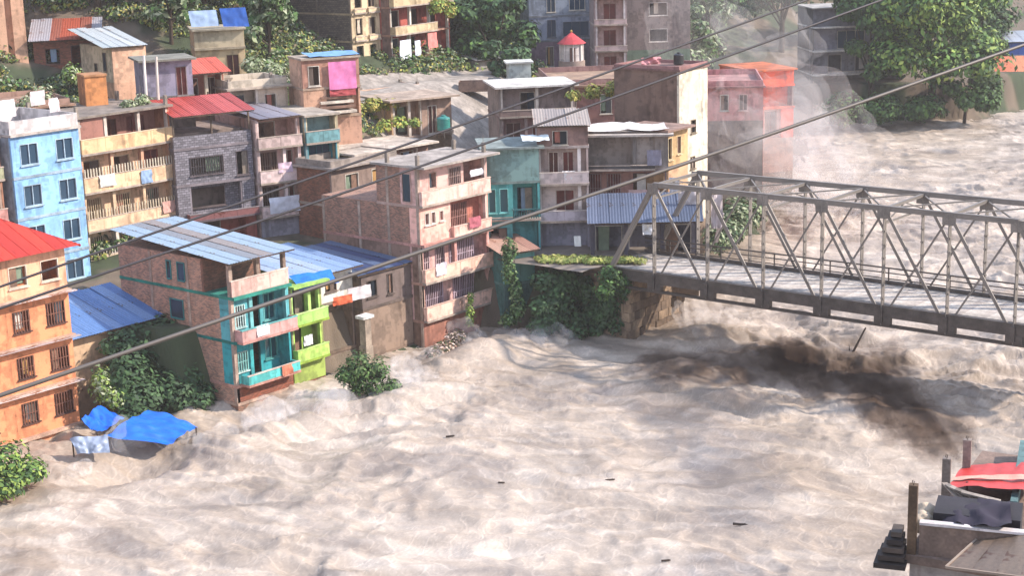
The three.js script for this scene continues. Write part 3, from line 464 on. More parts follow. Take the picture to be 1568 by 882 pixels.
house('narrow_house', 'narrow pale pink house with stacked balconies and white laundry', 'house', { p: [85.6, 5.2, -97.7], yaw: -17, W: 3.8, D: 8, side: ['plaster', '#c9aba2'], slab: '#d9c2ba', found: ['conc', '#6c6668'],
  fl: [{ h: 2.2, c: '#96919a', w: [] }, { h: 2.8, c: '#d4b0a6', seg: [[0, 1, 1.0]], w: [[0.14, 0.56, 0.05, 0.85, 'wood', '#a88c80', '#8a7468'], [0.68, 0.92, 0.05, 0.85, 'red']], bal: [[0, 1, 0.35, 0.9, '#dcc0ba', {}]], col: [0.03, 0.62, 0.97], colc: '#e3ccc4' },
    { h: 2.8, c: '#d4b0a6', seg: [[0, 1, 1.0]], w: [[0.14, 0.56, 0.05, 0.85, 'wood', '#a88c80', '#8a7468'], [0.68, 0.92, 0.05, 0.85, 'red']], bal: [[0, 1, 0.35, 0.95, '#e3c8c2', {}]], col: [0.03, 0.62, 0.97], colc: '#e3ccc4' },
    { h: 2.3, c: '#c49c90', seg: [[0, 1, 2.2]], w: [[0.2, 0.7, 0.05, 0.8, 'open']], bal: [[0, 1, 0.35, 0.8, '#c4aaa2', {}]], col: [0.03, 0.97], colc: '#d9beb4' }],
  roof: { t: 'tin', rise: 0.4, c: ['#8f8890', '#9c949a', '#86808a'], o: [-0.2, 0.2, 0.2, 0] } });
house('narrow_house', 'narrow teal house squeezed between pink balconies and yellow wall', 'house', { p: [89.5, 5.2, -96.3], yaw: -17, W: 3.0, D: 7, side: ['plaster', '#7f9496'], right: ['plaster', '#b9a98a'], slab: '#6f9298', found: ['conc', '#5c6468'],
  fl: [{ h: 2.4, c: '#84909c', w: [[0.2, 0.8, 0.05, 0.75, 'open', '#4a5660']] }, { h: 2.7, c: '#4f8a94', seg: [[0, 1, 0.9]], w: [[0.25, 0.9, 0.05, 0.85, 'open', '#2f6f7c']], bal: [[0, 1, 0.3, 0.8, '#8aa6ac', {}]], col: [0.04, 0.96], colc: '#5f9aa4' },
    { h: 2.7, c: '#3f7f88', seg: [[0, 1, 0.9]], w: [[0.25, 0.85, 0.05, 0.9, 'blue', '#2a6a78']], bal: [[0, 1, 0.3, 0.75, '#7c9ca4', {}]], col: [0.04, 0.96], colc: '#5796a0' },
    { h: 2.2, c: '#88a09c', seg: [[0, 1, 1.2]], bal: [[0, 1, 0.25, 0.9, '#6f9a9c', {}]], col: [0.04, 0.96], colc: '#c9b690' }],
  roof: { t: 'flat', c: '#b9ada0', o: [0.1, 0.1, 0.3, 0.1] } });
house('veranda_house', 'low house with whitish flat roof and dark veranda below the yellow hedge', 'house', { p: [93.0, 6.0, -94.6], yaw: -5, W: 8.4, D: 5, side: ['plaster', '#c9b27c'], slab: '#9d9088',
  fl: [{ h: 3.6, c: '#7f6c60', slab: null }, { h: 2.2, c: '#a07a68', seg: [[0, 0.5, 1.6], [0.5, 1, 0.1]], w: [[0.08, 0.4, 0.05, 0.8, 'open'], [0.62, 0.8, 0.3, 0.8, 'open']], bal: [[0, 0.5, 0.1, 0.55, '#b09c8c', {}]], col: [0.02, 0.25, 0.5], colc: '#c9b890' }],
  roof: { t: 'flat', c: '#cdbfb2', o: [0.5, 0.4, 0.9, 0.3] } });
house('rooftop_hut', 'flat brown rooftop storey behind the tall pink house', 'house', { p: [88.5, 5.5, -92.5], yaw: 0, W: 7.5, D: 4, side: ['brick', '#8f6a58'], fl: [{ h: 3, c: ['brick', '#8f6a58'] }, { h: 2.9, c: '#8a7468', w: [[0.2, 0.4, 0.2, 0.8, 'open'], [0.6, 0.75, 0.2, 0.8, 'open']] }], roof: { t: 'flat', c: '#a59890', par: 0.5, pc: '#93867c' } });

// by the bridge head
house('teal_house', 'teal house with bright window frames between pink and balconied houses', 'house', { p: [93.0, 4.8, -80.6], yaw: -45, W: 4.3, D: 5, side: ['plaster', '#6f7f80'], slab: '#5f7a7c',
  fl: [{ h: 3.0, c: '#4a8a8c', seg: [[0, 0.5, 0], [0.5, 1, 1]], w: [[0.1, 0.4, 0.02, 0.8, 'open', '#3a2a2a']], slab: '#4f6a6c' }, { h: 2.9, c: '#55a09c', seg: [[0, 0.52, 0], [0.52, 1, 1.1]], w: [[0.08, 0.22, 0.2, 0.85, 'teal', '#8fe0e0'], [0.28, 0.44, 0.2, 0.85, 'teal', '#8fe0e0'], [0.62, 0.9, 0.05, 0.8, 'open', '#2a5a60']], bal: [[0.5, 1, 0.5, 0.7, '#39686a', { rail: true }], [0, 0.5, 0.3, 0.1, '#4f9ca0']], col: [0.98], colc: '#2f5a5c' }, { h: 2.6, c: '#7d9a94', w: [], slab: '#7d918e' }],
  roof: { t: 'flat', c: '#8f9a98', o: [0.2, 0.4, 0.5, 0.2] } });
house('balcony_house', 'whitish house with two pale balconies left of the dark laundry house', 'house', { p: [96.4, 5.0, -78.0], yaw: -50, W: 3.9, D: 6, side: ['plaster', '#a3908a'], slab: '#cdbcb6',
  fl: [{ h: 2.4, c: '#8d8994', seg: [[0, 1, 0.8]], slab: '#8c8a94' }, { h: 2.9, c: '#cbb8b0', seg: [[0, 1, 0.7]], w: [[0.35, 0.72, 0.05, 0.82, 'red', '#d9cac2']], bal: [[0, 1, 0.25, 0.75, '#b9aeb4', { rail: false, cop: '#dcd0cc' }]], col: [0.03, 0.82], colc: '#d9ccc4' },
    { h: 2.9, c: '#b8a198', seg: [[0, 1, 0.7]], w: [[0.22, 0.42, 0.05, 0.85, 'wood', '#d4c2b8'], [0.5, 0.72, 0.05, 0.85, 'red', '#d4c2b8']], bal: [[0, 1, 0.3, 0.85, '#d3bfb8', { cop: '#e3d4cc' }]], col: [0.03, 0.82], colc: '#ddd0c8' }, { h: 1.6, c: '#8d6f66', w: [[0.3, 0.6, 0.1, 0.8, 'open']] }],
  roof: { t: 'tin', rise: 0.5, c: ['#9a8c84', '#a8988c'], o: [0.2, 0.2, 0.5, 0] } });
house('laundry_house', 'dark house with rumpled whitish roof and laundry on its balcony', 'house', { p: [100.1, 5.0, -76.8], yaw: -55, W: 6.9, D: 5, side: ['plaster', '#8f7d78'], right: ['plaster', '#c49a72'], slab: '#8c7f80',
  fl: [{ h: 3.1, c: '#8c8684', seg: [[0, 1, 1.2]], slab: '#6c6670' }, { h: 2.9, c: '#a0766a', seg: [[0, 1, 1.1]], w: [[0.1, 0.24, 0.05, 0.85, 'red', '#8a7470', '#a88c88'], [0.3, 0.46, 0.05, 0.85, 'red', '#8a7470', '#a88c88'], [0.6, 0.85, 0.05, 0.85, 'open', '#5a4444']], bal: [[0, 1, 0.35, 0.9, '#8a5c58', { cop: '#7c6664', rail: true }]], col: [0.02, 0.98], colc: '#7a6866' },
    { h: 2.7, c: '#9a8e86', seg: [[0, 0.62, 1.6], [0.62, 0.85, 0.3], [0.85, 1, 0.1]], w: [], bal: [[0, 0.85, 0.2, 0.25, '#4c4848', {}]], col: [0.02, 0.62], colc: '#6f6864' }],
  roof: { t: 'flat', c: '#c9bdb4', o: [0.3, 0.4, 0.7, 0.2] } });
house('corner_house', 'tan plastered corner room with torn paper beside the dark laundry house', 'house', { p: [104.3, 5.0, -71.6], yaw: 2, W: 3.3, D: 4, side: ['plaster', '#a8835c'], slab: '#9c7a60',
  fl: [{ h: 3.1, c: '#9c7c68' }, { h: 2.9, c: '#c9a07c', slab: null }, { h: 2.9, c: '#c9a474', w: [[0.12, 0.3, 0.2, 0.8, 'open', '#e3cfa8'], [0.52, 0.7, 0.3, 0.8, 'wood', '#e3cfa8']], slab: '#7c5c4c' }], roof: { t: 'flat', c: '#9c7f74', o: [0.5, 0.2, 0.6, 0.2] } });
house('tall_house', 'tall house with bare dark brown side and cream front near the bridge', 'house', { p: [110.4, 5.0, -74.4], yaw: 4, W: 4.7, D: 6.2, side: ['plaster', '#7c6254'], right: ['plaster', '#d9c7a2'], slab: null,
  fl: [{ h: 3.2, c: '#d2c4ac', slab: null, w: [[0.3, 0.5, 0.4, 0.75, 'open', '#8a7a64']] }, { h: 3.2, c: '#d6c8b2', slab: null, w: [[0.38, 0.55, 0.42, 0.75, 'open', '#8a7a64']] }, { h: 3.2, c: '#d8ccb8', slab: null, w: [[0.4, 0.58, 0.35, 0.7, 'open', '#8a7a64']] }, { h: 3.2, c: '#d6c8b2', slab: null, w: [] }], roof: { t: 'flat', c: '#8d6a64', o: [0.1, 0.1, 0.15, 0.1], par: 0.25, pc: '#9a6f6a' } });
house('gabled_hut', 'small teal gabled hut overgrown with creepers right of the tall pink house', 'hut', { p: [91.6, 1.0, -77.6], yaw: -20, W: 2.7, D: 4, under: 3, side: ['plaster', '#4f7f78'], found: ['conc', '#5c6058'], slab: '#6c9a94', fl: [{ h: 2.4, c: '#557a74' }, { h: 2.4, c: '#6fa79c', w: [] }], roof: { t: 'tin', rise: 0.7, c: ['#c49a86', '#d0a894', '#b88c7c'], o: [0.5, 0.3, 0.5, 0] } });

// third row and beyond, up the slope
house('tower_house', 'tall peach plastered house at the top left corner', 'house', { p: [82.2, 11, -129.5], yaw: -30, W: 3.9, D: 8, side: ['plaster', '#c99c80'], right: ['plaster', '#b08468'], slab: null,
  fl: [0, 1, 2, 3, 4].map(k => ({ h: 3, c: '#d9a888', slab: null, seg: [[0, 0.58, 0], [0.58, 0.72, 0.6], [0.72, 1, 0]] })), roof: { t: 'flat' } });
house('brick_house', 'old red-brown house with faded red and bluish tin roof at the upper left', 'house', { p: [86.2, 13, -127.6], yaw: -38, W: 5.4, D: 6, side: ['brick', '#8f5f4c'], slab: null,
  fl: [{ h: 4.2, c: ['brick', '#9a6854'], slab: null }, { h: 3.2, c: ['brick', '#9a6a58'], slab: null, w: [[0.18, 0.42, 0.35, 0.8, 'open', '#7a5548'], [0.6, 0.95, 0.2, 0.85, 'open', '#6a5a5c']] }], roof: { t: 'tin', rise: 1.5, c: ['#b0563e', '#a8604c', '#9c5a48', '#a9a4a8'], o: [0.3, 0.6, 0.9, 0.3] } });
house('plastered_house', 'peach plastered house with pale tin roof and one dark window', 'house', { p: [87.2, 12.5, -117.5], yaw: -15, W: 3.1, D: 7.5, side: ['plaster', '#cbb294'], right: ['plaster', '#d9a88c'], slab: null, fc: '#8a7460',
  fl: [{ h: 4.6, c: '#dba98a', slab: null, side: ['plaster', '#c99878'], w: [[0.1, 0.3, 0.1, 0.5, 'open', '#a88468']] }, { h: 3.0, c: '#e0b090', slab: null, sw: [[1.4, 2.2, 0.3, 0.85, 'open'], [3.6, 4.3, 0.25, 0.5, 'pale']] }], roof: { t: 'tin', rise: 1.2, c: ['#c3c6c4', '#cfd0cc', '#b9bfbe'], o: [0.9, 0.1, 0.3, 0.4] } });
house('stair_tower', 'orange-tan plastered stair tower above the cream balconied house', 'tower', { p: [75.9, 13, -106.0], yaw: -20, W: 1.7, D: 2, side: ['plaster', '#b3764c'], slab: null, fl: [{ h: 3.4, c: '#b98a68', slab: null }, { h: 2.9, c: '#d08a54', slab: null }], roof: { t: 'flat', c: '#c08a60', o: [0.05, 0.05, 0.1, 0.05] } });
house('brick_house', 'low brick house with cluttered brown terrace behind the sky blue house', 'house', { p: [69.2, 11, -109.0], yaw: -20, W: 6.2, D: 8, side: ['brick', '#8c6c5a'], fl: [{ h: 3.4, c: ['brick', '#8a6a58'] }, { h: 2.8, c: '#8c6456', seg: [[0, 1, 1.2]], w: [[0.15, 0.4, 0.05, 0.8, 'open'], [0.55, 0.85, 0.05, 0.8, 'red']], col: [0.03, 0.5, 0.97] }], roof: { t: 'flat', c: '#a3806c', o: [0.3, 0.3, 0.5, 0.2], par: 0.4, pc: '#9c7c6c' } });
house('roof_room', 'purplish grey room with dark door behind the red canopy', 'house', { p: [81.1, 12.5, -105.5], yaw: -28, W: 3.9, D: 4, side: ['plaster', '#8c8490'], slab: '#8c8480', fl: [{ h: 4.6, c: '#8a7a72' }, { h: 2.9, c: '#908a9a', w: [[0.66, 0.88, 0.02, 0.82, 'red', '#9a8a88']] }], roof: { t: 'flat', c: '#8d8a80', o: [0.4, 0.3, 0.6, 0.2] } });
house('plastered_house', 'beige house with dark door and blue sheeting on its roof', 'house', { p: [95.0, 13, -115.9], yaw: -35, W: 4.4, D: 5, side: ['plaster', '#a58c6c'], right: ['plaster', '#d9c49a'], slab: null,
  fl: [{ h: 3.4, c: '#a98f72', slab: null }, { h: 3.0, c: '#c2a882', slab: '#8c7c6a', w: [[0.62, 0.88, 0.02, 0.8, 'wood', '#a8906c']] }, { h: 1.6, c: '#b5a588', slab: '#b3a48c', ov: 0.3 }], roof: { t: 'flat', c: '#b9ad98', o: [0.2, 0.2, 0.4, 0.1] } });
house('lean_to', 'open lean-to with bright orange-red awning above the lane', 'shed', { p: [86.5, 13.6, -106.6], yaw: -22, W: 3.0, D: 3, side: ['plaster', '#8c6658'], fl: [{ h: 2.6, c: '#9a7260' }, { h: 2.2, c: '#a87060', seg: [[0, 1, 1.4]], w: [[0.1, 0.4, 0.05, 0.8, 'open'], [0.6, 0.9, 0.05, 0.8, 'wood']], col: [0.03, 0.5, 0.97], colc: '#d9c9b0' }], roof: { t: 'tin', rise: 0.9, c: ['#d0583c', '#c9503a', '#d8644a'], o: [0.2, 0.4, 0.9, 0.1] } });
house('brick_house', 'tall dark grey-brown brick block with cream window front', 'house', { p: [119.8, 12, -121.0], yaw: 2, W: 4.4, D: 9.5, side: ['block', '#7c6c60'], slab: '#b09c86', scol: [0.15, 4.8], scolc: '#8c7c70', fc: '#d9c4a4',
  fl: [{ h: 3.0, c: '#c9a88c', w: [[0.62, 0.86, 0.02, 0.75, 'open']], slab: null }, ...[1, 2, 3, 4].map(() => ({ h: 2.8, c: '#cfb692', slab: '#bda688', ov: 0.18, w: [[0.12, 0.38, 0.2, 0.85, 'open'], [0.58, 0.84, 0.2, 0.85, 'open']], bal: [[0.06, 0.44, 0.3, 0.35, '#d6bd98', {}], [0.54, 0.92, 0.3, 0.35, '#d6bd98', {}]] }))], roof: { t: 'flat' } });
house('apartment_house', 'colourful house with red wall, plants and washing on its balconies', 'house', { p: [124.2, 12, -119.8], yaw: 6, W: 10.6, D: 7, side: ['plaster', '#7f6458'], slab: '#b58a78',
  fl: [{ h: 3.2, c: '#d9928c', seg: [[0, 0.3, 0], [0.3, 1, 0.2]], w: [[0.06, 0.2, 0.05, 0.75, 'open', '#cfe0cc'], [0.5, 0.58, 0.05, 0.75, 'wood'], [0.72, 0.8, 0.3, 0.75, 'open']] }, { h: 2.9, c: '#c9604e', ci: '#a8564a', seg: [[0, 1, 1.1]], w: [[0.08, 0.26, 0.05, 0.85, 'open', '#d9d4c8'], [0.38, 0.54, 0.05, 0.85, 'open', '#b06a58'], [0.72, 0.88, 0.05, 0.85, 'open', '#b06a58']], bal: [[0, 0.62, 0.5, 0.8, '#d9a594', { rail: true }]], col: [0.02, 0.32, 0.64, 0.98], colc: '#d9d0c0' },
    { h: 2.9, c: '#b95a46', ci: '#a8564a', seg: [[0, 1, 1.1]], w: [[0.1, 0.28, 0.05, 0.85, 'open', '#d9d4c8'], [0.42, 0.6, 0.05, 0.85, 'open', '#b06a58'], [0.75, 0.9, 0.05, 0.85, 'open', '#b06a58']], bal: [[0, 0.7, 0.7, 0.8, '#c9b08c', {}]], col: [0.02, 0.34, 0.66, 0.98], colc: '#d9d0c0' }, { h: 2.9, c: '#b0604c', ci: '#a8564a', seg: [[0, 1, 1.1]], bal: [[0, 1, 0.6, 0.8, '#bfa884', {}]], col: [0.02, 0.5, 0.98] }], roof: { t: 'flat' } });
house('shop', 'low roadside shop with thick pale slab roof and outside stair', 'shop', { p: [105.0, 11, -101.6], yaw: -18, W: 6.2, D: 5, side: ['plaster', '#c9a27c'], slab: '#a58f84', fl: [{ h: 3.4, c: '#a88a78', seg: [[0, 0.5, 1.2], [0.5, 1, 0]], w: [[0.1, 0.4, 0.02, 0.8, 'open'], [0.6, 0.75, 0.05, 0.8, 'wood']], col: [0.04, 0.3, 0.5] }], roof: { t: 'flat', c: '#b9a494', o: [0.5, 0.5, 0.8, 0.3] } });
house('tank_tower', 'square white tank tower with a white cap beside the road', 'tower', { p: [121.8, 12.8, -101.9], yaw: -45, W: 2.2, D: 2.2, side: ['plaster', '#a8aca6'], slab: null, fl: [{ h: 3.4, c: '#b9beb6', slab: null }], roof: { t: 'flat', c: '#e6e6e2', o: [0.25, 0.25, 0.25, 0.25] } });
house('shop', 'house under a broad white flat roof below the tank tower', 'house', { p: [109.3, 10.2, -92.6], yaw: -40, W: 6.8, D: 6, side: ['plaster', '#8c7a70'], slab: '#8c706a', fl: [{ h: 2.8, c: '#a07872', seg: [[0, 1, 0.8]], w: [[0.1, 0.3, 0.05, 0.8, 'wood', '#b0948c'], [0.45, 0.6, 0.05, 0.8, 'red'], [0.72, 0.9, 0.05, 0.8, 'open']], col: [0.03, 0.35, 0.66, 0.97], colc: '#a08880' }, { h: 2.6, c: '#93807a', seg: [[0, 1, 1.0]], w: [[0.3, 0.5, 0.05, 0.8, 'open']], bal: [[0, 1, 0.3, 0.5, '#7c665e', {}]], col: [0.03, 0.5, 0.97] }], roof: { t: 'flat', c: '#e3ddd8', o: [0.4, 0.3, 0.5, 0.2] } });
house('terrace_house', 'low brown terrace building behind the white-roofed house', 'house', { p: [118.0, 11, -93.5], yaw: -45, W: 11, D: 12, side: ['plaster', '#9a7a6c'], slab: '#a58478', fl: [{ h: 3.7, c: '#8c645c', w: [[0.1, 0.2, 0.3, 0.8, 'open'], [0.4, 0.5, 0.3, 0.8, 'open']] }], roof: { t: 'flat', c: '#a88a74', o: [0.3, 0.3, 0.4, 0.2], par: 0.5, pc: '#9c7870' } });
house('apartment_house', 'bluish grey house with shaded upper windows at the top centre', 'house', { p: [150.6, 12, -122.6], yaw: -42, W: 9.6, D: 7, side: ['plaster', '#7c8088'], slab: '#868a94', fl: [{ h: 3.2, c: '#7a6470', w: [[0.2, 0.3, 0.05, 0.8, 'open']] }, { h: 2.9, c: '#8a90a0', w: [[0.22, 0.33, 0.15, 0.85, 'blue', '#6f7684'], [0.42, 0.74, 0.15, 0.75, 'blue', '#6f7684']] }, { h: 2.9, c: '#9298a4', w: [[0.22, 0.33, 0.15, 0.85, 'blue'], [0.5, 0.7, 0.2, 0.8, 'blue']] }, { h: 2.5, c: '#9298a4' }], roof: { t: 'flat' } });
house('apartment_house', 'pinkish house with pale columns at the top centre', 'house', { p: [146.0, 12, -109.6], yaw: -48, W: 3.6, D: 6, side: ['plaster', '#9c8480'], right: ['plaster', '#a8908a'], slab: '#bfa8a0', fl: [0, 1, 2, 3].map(() => ({ h: 2.9, c: '#b99890', seg: [[0, 1, 0.9]], w: [[0.3, 0.7, 0.05, 0.8, 'red', '#b09088']], col: [0.06, 0.94], colc: '#ddcfc8', bal: [[0, 1, 0.2, 0.5, '#c9aca4', {}]] })), roof: { t: 'flat' } });
house('apartment_house', 'dim brownish house with white window ledge behind the mist', 'house', { p: [154.4, 10, -112.3], yaw: -48, W: 8.2, D: 6, side: ['plaster', '#8a7a74'], right: ['plaster', '#b5a48c'], slab: null, fl: [{ h: 4.2, c: '#7c8a74', slab: null }, { h: 3.0, c: '#8d7d76', slab: null, w: [[0.42, 0.68, 0.3, 0.8, 'open', '#e6dcd6']] }, { h: 3.0, c: '#94847c', slab: null, w: [[0.42, 0.68, 0.3, 0.8, 'open', '#e6dcd6']] }, { h: 2.6, c: '#94847c', slab: null }], roof: { t: 'flat' } });
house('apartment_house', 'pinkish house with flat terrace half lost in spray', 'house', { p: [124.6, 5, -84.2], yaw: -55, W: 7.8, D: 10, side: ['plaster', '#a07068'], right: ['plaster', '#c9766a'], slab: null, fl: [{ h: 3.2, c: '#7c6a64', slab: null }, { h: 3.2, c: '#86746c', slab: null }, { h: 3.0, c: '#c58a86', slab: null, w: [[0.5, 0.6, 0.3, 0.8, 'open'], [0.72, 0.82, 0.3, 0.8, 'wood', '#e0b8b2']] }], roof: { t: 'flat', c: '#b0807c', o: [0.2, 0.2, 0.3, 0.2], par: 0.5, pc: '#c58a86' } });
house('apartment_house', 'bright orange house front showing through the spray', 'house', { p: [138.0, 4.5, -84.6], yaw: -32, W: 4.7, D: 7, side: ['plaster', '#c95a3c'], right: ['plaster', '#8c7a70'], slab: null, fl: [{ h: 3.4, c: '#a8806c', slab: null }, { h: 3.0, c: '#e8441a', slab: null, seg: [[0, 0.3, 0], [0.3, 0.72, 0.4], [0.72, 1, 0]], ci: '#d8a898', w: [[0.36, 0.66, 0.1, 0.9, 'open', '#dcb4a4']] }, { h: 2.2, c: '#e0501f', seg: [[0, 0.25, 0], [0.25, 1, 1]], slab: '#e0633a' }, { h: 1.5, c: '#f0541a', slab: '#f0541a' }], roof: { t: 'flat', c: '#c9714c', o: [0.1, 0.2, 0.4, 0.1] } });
house('apartment_house', 'distant concrete building with white floor edges left of the big tree', 'house', { p: [203.2, 2, -114.6], yaw: -45, W: 13, D: 8, side: ['plaster', '#5c5a5c'], slab: '#e6e0dc', fl: [{ h: 4.4, c: '#8a8480', seg: [[0, 1, 1.2]], slab: null, w: [[0.2, 0.4, 0.1, 0.7, 'open'], [0.6, 0.8, 0.1, 0.7, 'open']] }, { h: 3.3, c: '#8f8c92', seg: [[0, 1, 1.4]], ov: 0.6, w: [[0.2, 0.35, 0.05, 0.8, 'open'], [0.5, 0.8, 0.05, 0.8, 'open']], bal: [[0.2, 0.6, 0.5, 0.3, '#cfc8c4', {}]] }, { h: 3.3, c: '#8c8a96', seg: [[0, 1, 1.4]], ov: 0.6, w: [[0.3, 0.6, 0.05, 0.8, 'blue']], bal: [] }, { h: 2.6, c: '#6c6a70', ov: 0.8 }], roof: { t: 'flat', c: '#b9b4b0' } });
house('shop', 'orange-red tarpaulin covered stall by the water at the right edge', 'stall', { p: [229.0, 2, -99.4], yaw: -50, W: 9, D: 5, side: ['plaster', '#8c6a58'], slab: null, fl: [{ h: 2.2, c: '#6c5a50', slab: null, w: [[0.1, 0.4, 0.1, 0.8, 'open'], [0.55, 0.85, 0.1, 0.8, 'open']] }], roof: { t: 'tin', rise: 2.4, c: ['#d9764c', '#cf6a40', '#e08a5c'], o: [0.4, 0.4, 0.6, 0.2] } });
house('shop', 'blue-fronted building beyond the orange stall at the right edge', 'house', { p: [243, 3, -103], yaw: -50, W: 9, D: 5, side: ['plaster', '#9ca4b0'], slab: null, fl: [{ h: 3, c: '#a8a4a0', slab: null }, { h: 2, c: '#4a6ab4', slab: '#d9d9dc' }], roof: { t: 'tin', rise: 1.2, c: ['#b9bdc4', '#aeb4bd'], o: [0.4, 0.4, 0.6, 0.2] } });
house('lean_to', 'dark shop row under a blue-grey tin awning by the bridge head', 'shop', { p: [96.6, 5.0, -73.2], yaw: -52, W: 8.2, D: 3, side: ['plaster', '#7a7680'], slab: null, fl: [{ h: 2.9, c: '#7d7880', seg: [[0, 1, 1.4]], slab: null, cheek: false, w: [[0.05, 0.3, 0.02, 0.8, 'open'], [0.36, 0.62, 0.02, 0.8, 'open'], [0.7, 0.94, 0.02, 0.8, 'open']], col: [0.02, 0.33, 0.66, 0.98], colc: '#55505a' }], roof: { t: 'tin', rise: 1.5, c: ['#5f687c', '#555f74', '#6a7286'], o: [0.2, 0.2, 1.3, 0] } });
house('roof_room', 'small rooftop house hung with bright pink cloth under blue sheeting', 'house', { p: [93.2, 11.5, -100.2], yaw: -25, W: 5.0, D: 4, side: ['plaster', '#c9a084'], slab: '#b59c88', fl: [{ h: 2.9, c: '#b98f78' }, { h: 2.4, c: '#c99c80', seg: [[0, 0.4, 0], [0.4, 1, 0.6]] }, { h: 2.4, d: 3.4, c: '#b0806c', w: [[0.1, 0.3, 0.1, 0.8, 'open']] }], roof: { t: 'flat', c: '#b9a898', o: [0.1, 0.1, 0.2, 0.1] } });
house('terrace_house', 'low cream terrace wall and room behind the narrow pink house', 'house', { p: [88.6, 11, -104.2], yaw: -20, W: 5.2, D: 5, side: ['plaster', '#b39a84'], slab: '#a8978a', fl: [{ h: 3.4, c: '#b59c88' }, { h: 2.6, c: '#c4b09c', seg: [[0, 0.5, 1.2], [0.5, 1, 0]], w: [[0.6, 0.8, 0.1, 0.8, 'open'], [0.1, 0.35, 0.05, 0.8, 'open']], col: [0.04, 0.48] }], roof: { t: 'flat', c: '#b5a698', par: 0.6, pc: '#c4b5a2', rods: 4 } });
house('terrace_house', 'peach terrace house stepped below the tall dark brick block', 'house', { p: [112.4, 11, -112.8], yaw: -12, W: 7, D: 6, side: ['plaster', '#b38e78'], slab: '#b59c8c', fl: [{ h: 2.4, c: '#c99c84', w: [[0.2, 0.32, 0.1, 0.8, 'open'], [0.6, 0.7, 0.1, 0.8, 'wood']] }], roof: { t: 'flat', c: '#bfa692', par: 0.5, pc: '#c9a48c', rods: 4 } });
house('brick_house', 'half-finished brick house between the beige house and tall dark block', 'house', { p: [103.5, 12, -119.0], yaw: -25, W: 6, D: 6, side: ['brick', '#8c6c5a'], slab: '#a3958a', fl: [{ h: 3.2, c: ['brick', '#967664'], w: [[0.2, 0.4, 0.2, 0.8, 'open'], [0.6, 0.8, 0.2, 0.8, 'open']] }], roof: { t: 'flat', c: '#a8998c', rods: 6 } });
house('plastered_house', 'tan house wedged between the pale tin roof and purplish room', 'house', { p: [88.4, 11.5, -110.2], yaw: -25, W: 4.2, D: 4, side: ['plaster', '#b08c70'], slab: '#a5907e', fl: [{ h: 3.2, c: '#b8957a' }, { h: 2.7, c: '#c4a084', w: [[0.2, 0.42, 0.05, 0.8, 'open'], [0.6, 0.85, 0.3, 0.8, 'open']] }], roof: { t: 'flat', c: '#a89a8c', rods: 4, par: 0.4 } });
house('plastered_house', 'whitish low house under the trees between road and washing house', 'house', { p: [134.6, 12.2, -117.2], yaw: -20, W: 5, D: 4, side: ['plaster', '#9a948c'], slab: null, fl: [{ h: 2.4, c: '#b0a79c', w: [[0.3, 0.5, 0.05, 0.8, 'open']] }], roof: { t: 'tin', rise: 0.5, c: ['#8c8a86', '#98928c'] } });
{ // little shrine
  const s = thing('roadside_shrine', 'small white shrine with red pyramid roof on the upper terrace', 'shrine', [139.2, 14.2, -109.0], -45);
  const w = mat('plaster', '#ddd0c8');
  const oct = (r, y0, y1) => { const g = new THREE.CylinderGeometry(r, r * 1.02, y1 - y0, 8); g.translate(1.3, (y0 + y1) / 2, -1.3); return g; };
  M('base', [oct(1.45, -3, 0.25)], mat('conc', '#a8948a'), s); M('wall', oct(1.22, 0.25, 2.1), w, s);
  for (let k = 0; k < 8; k++) { const a = k * Math.PI / 4; const c = M('pilaster', rod([1.3 + Math.cos(a) * 1.24, 0.25, -1.3 + Math.sin(a) * 1.24], [1.3 + Math.cos(a) * 1.24, 2.1, -1.3 + Math.sin(a) * 1.24], 0.1), w, s); }
  M('door', bx(0.95, 1.55, 0.25, 1.7, -0.16, -0.02), mat('wood', '#6a4a40'), s);
  const r = new THREE.ConeGeometry(1.6, 1.25, 8); r.translate(1.3, 2.72, -1.3); M('roof', r, mat('plaster', '#c8444a'), s); const f = new THREE.SphereGeometry(0.14, 10, 8); f.translate(1.3, 3.4, -1.3); M('finial', f, mat('metal', '#c9a24a'), s);
}
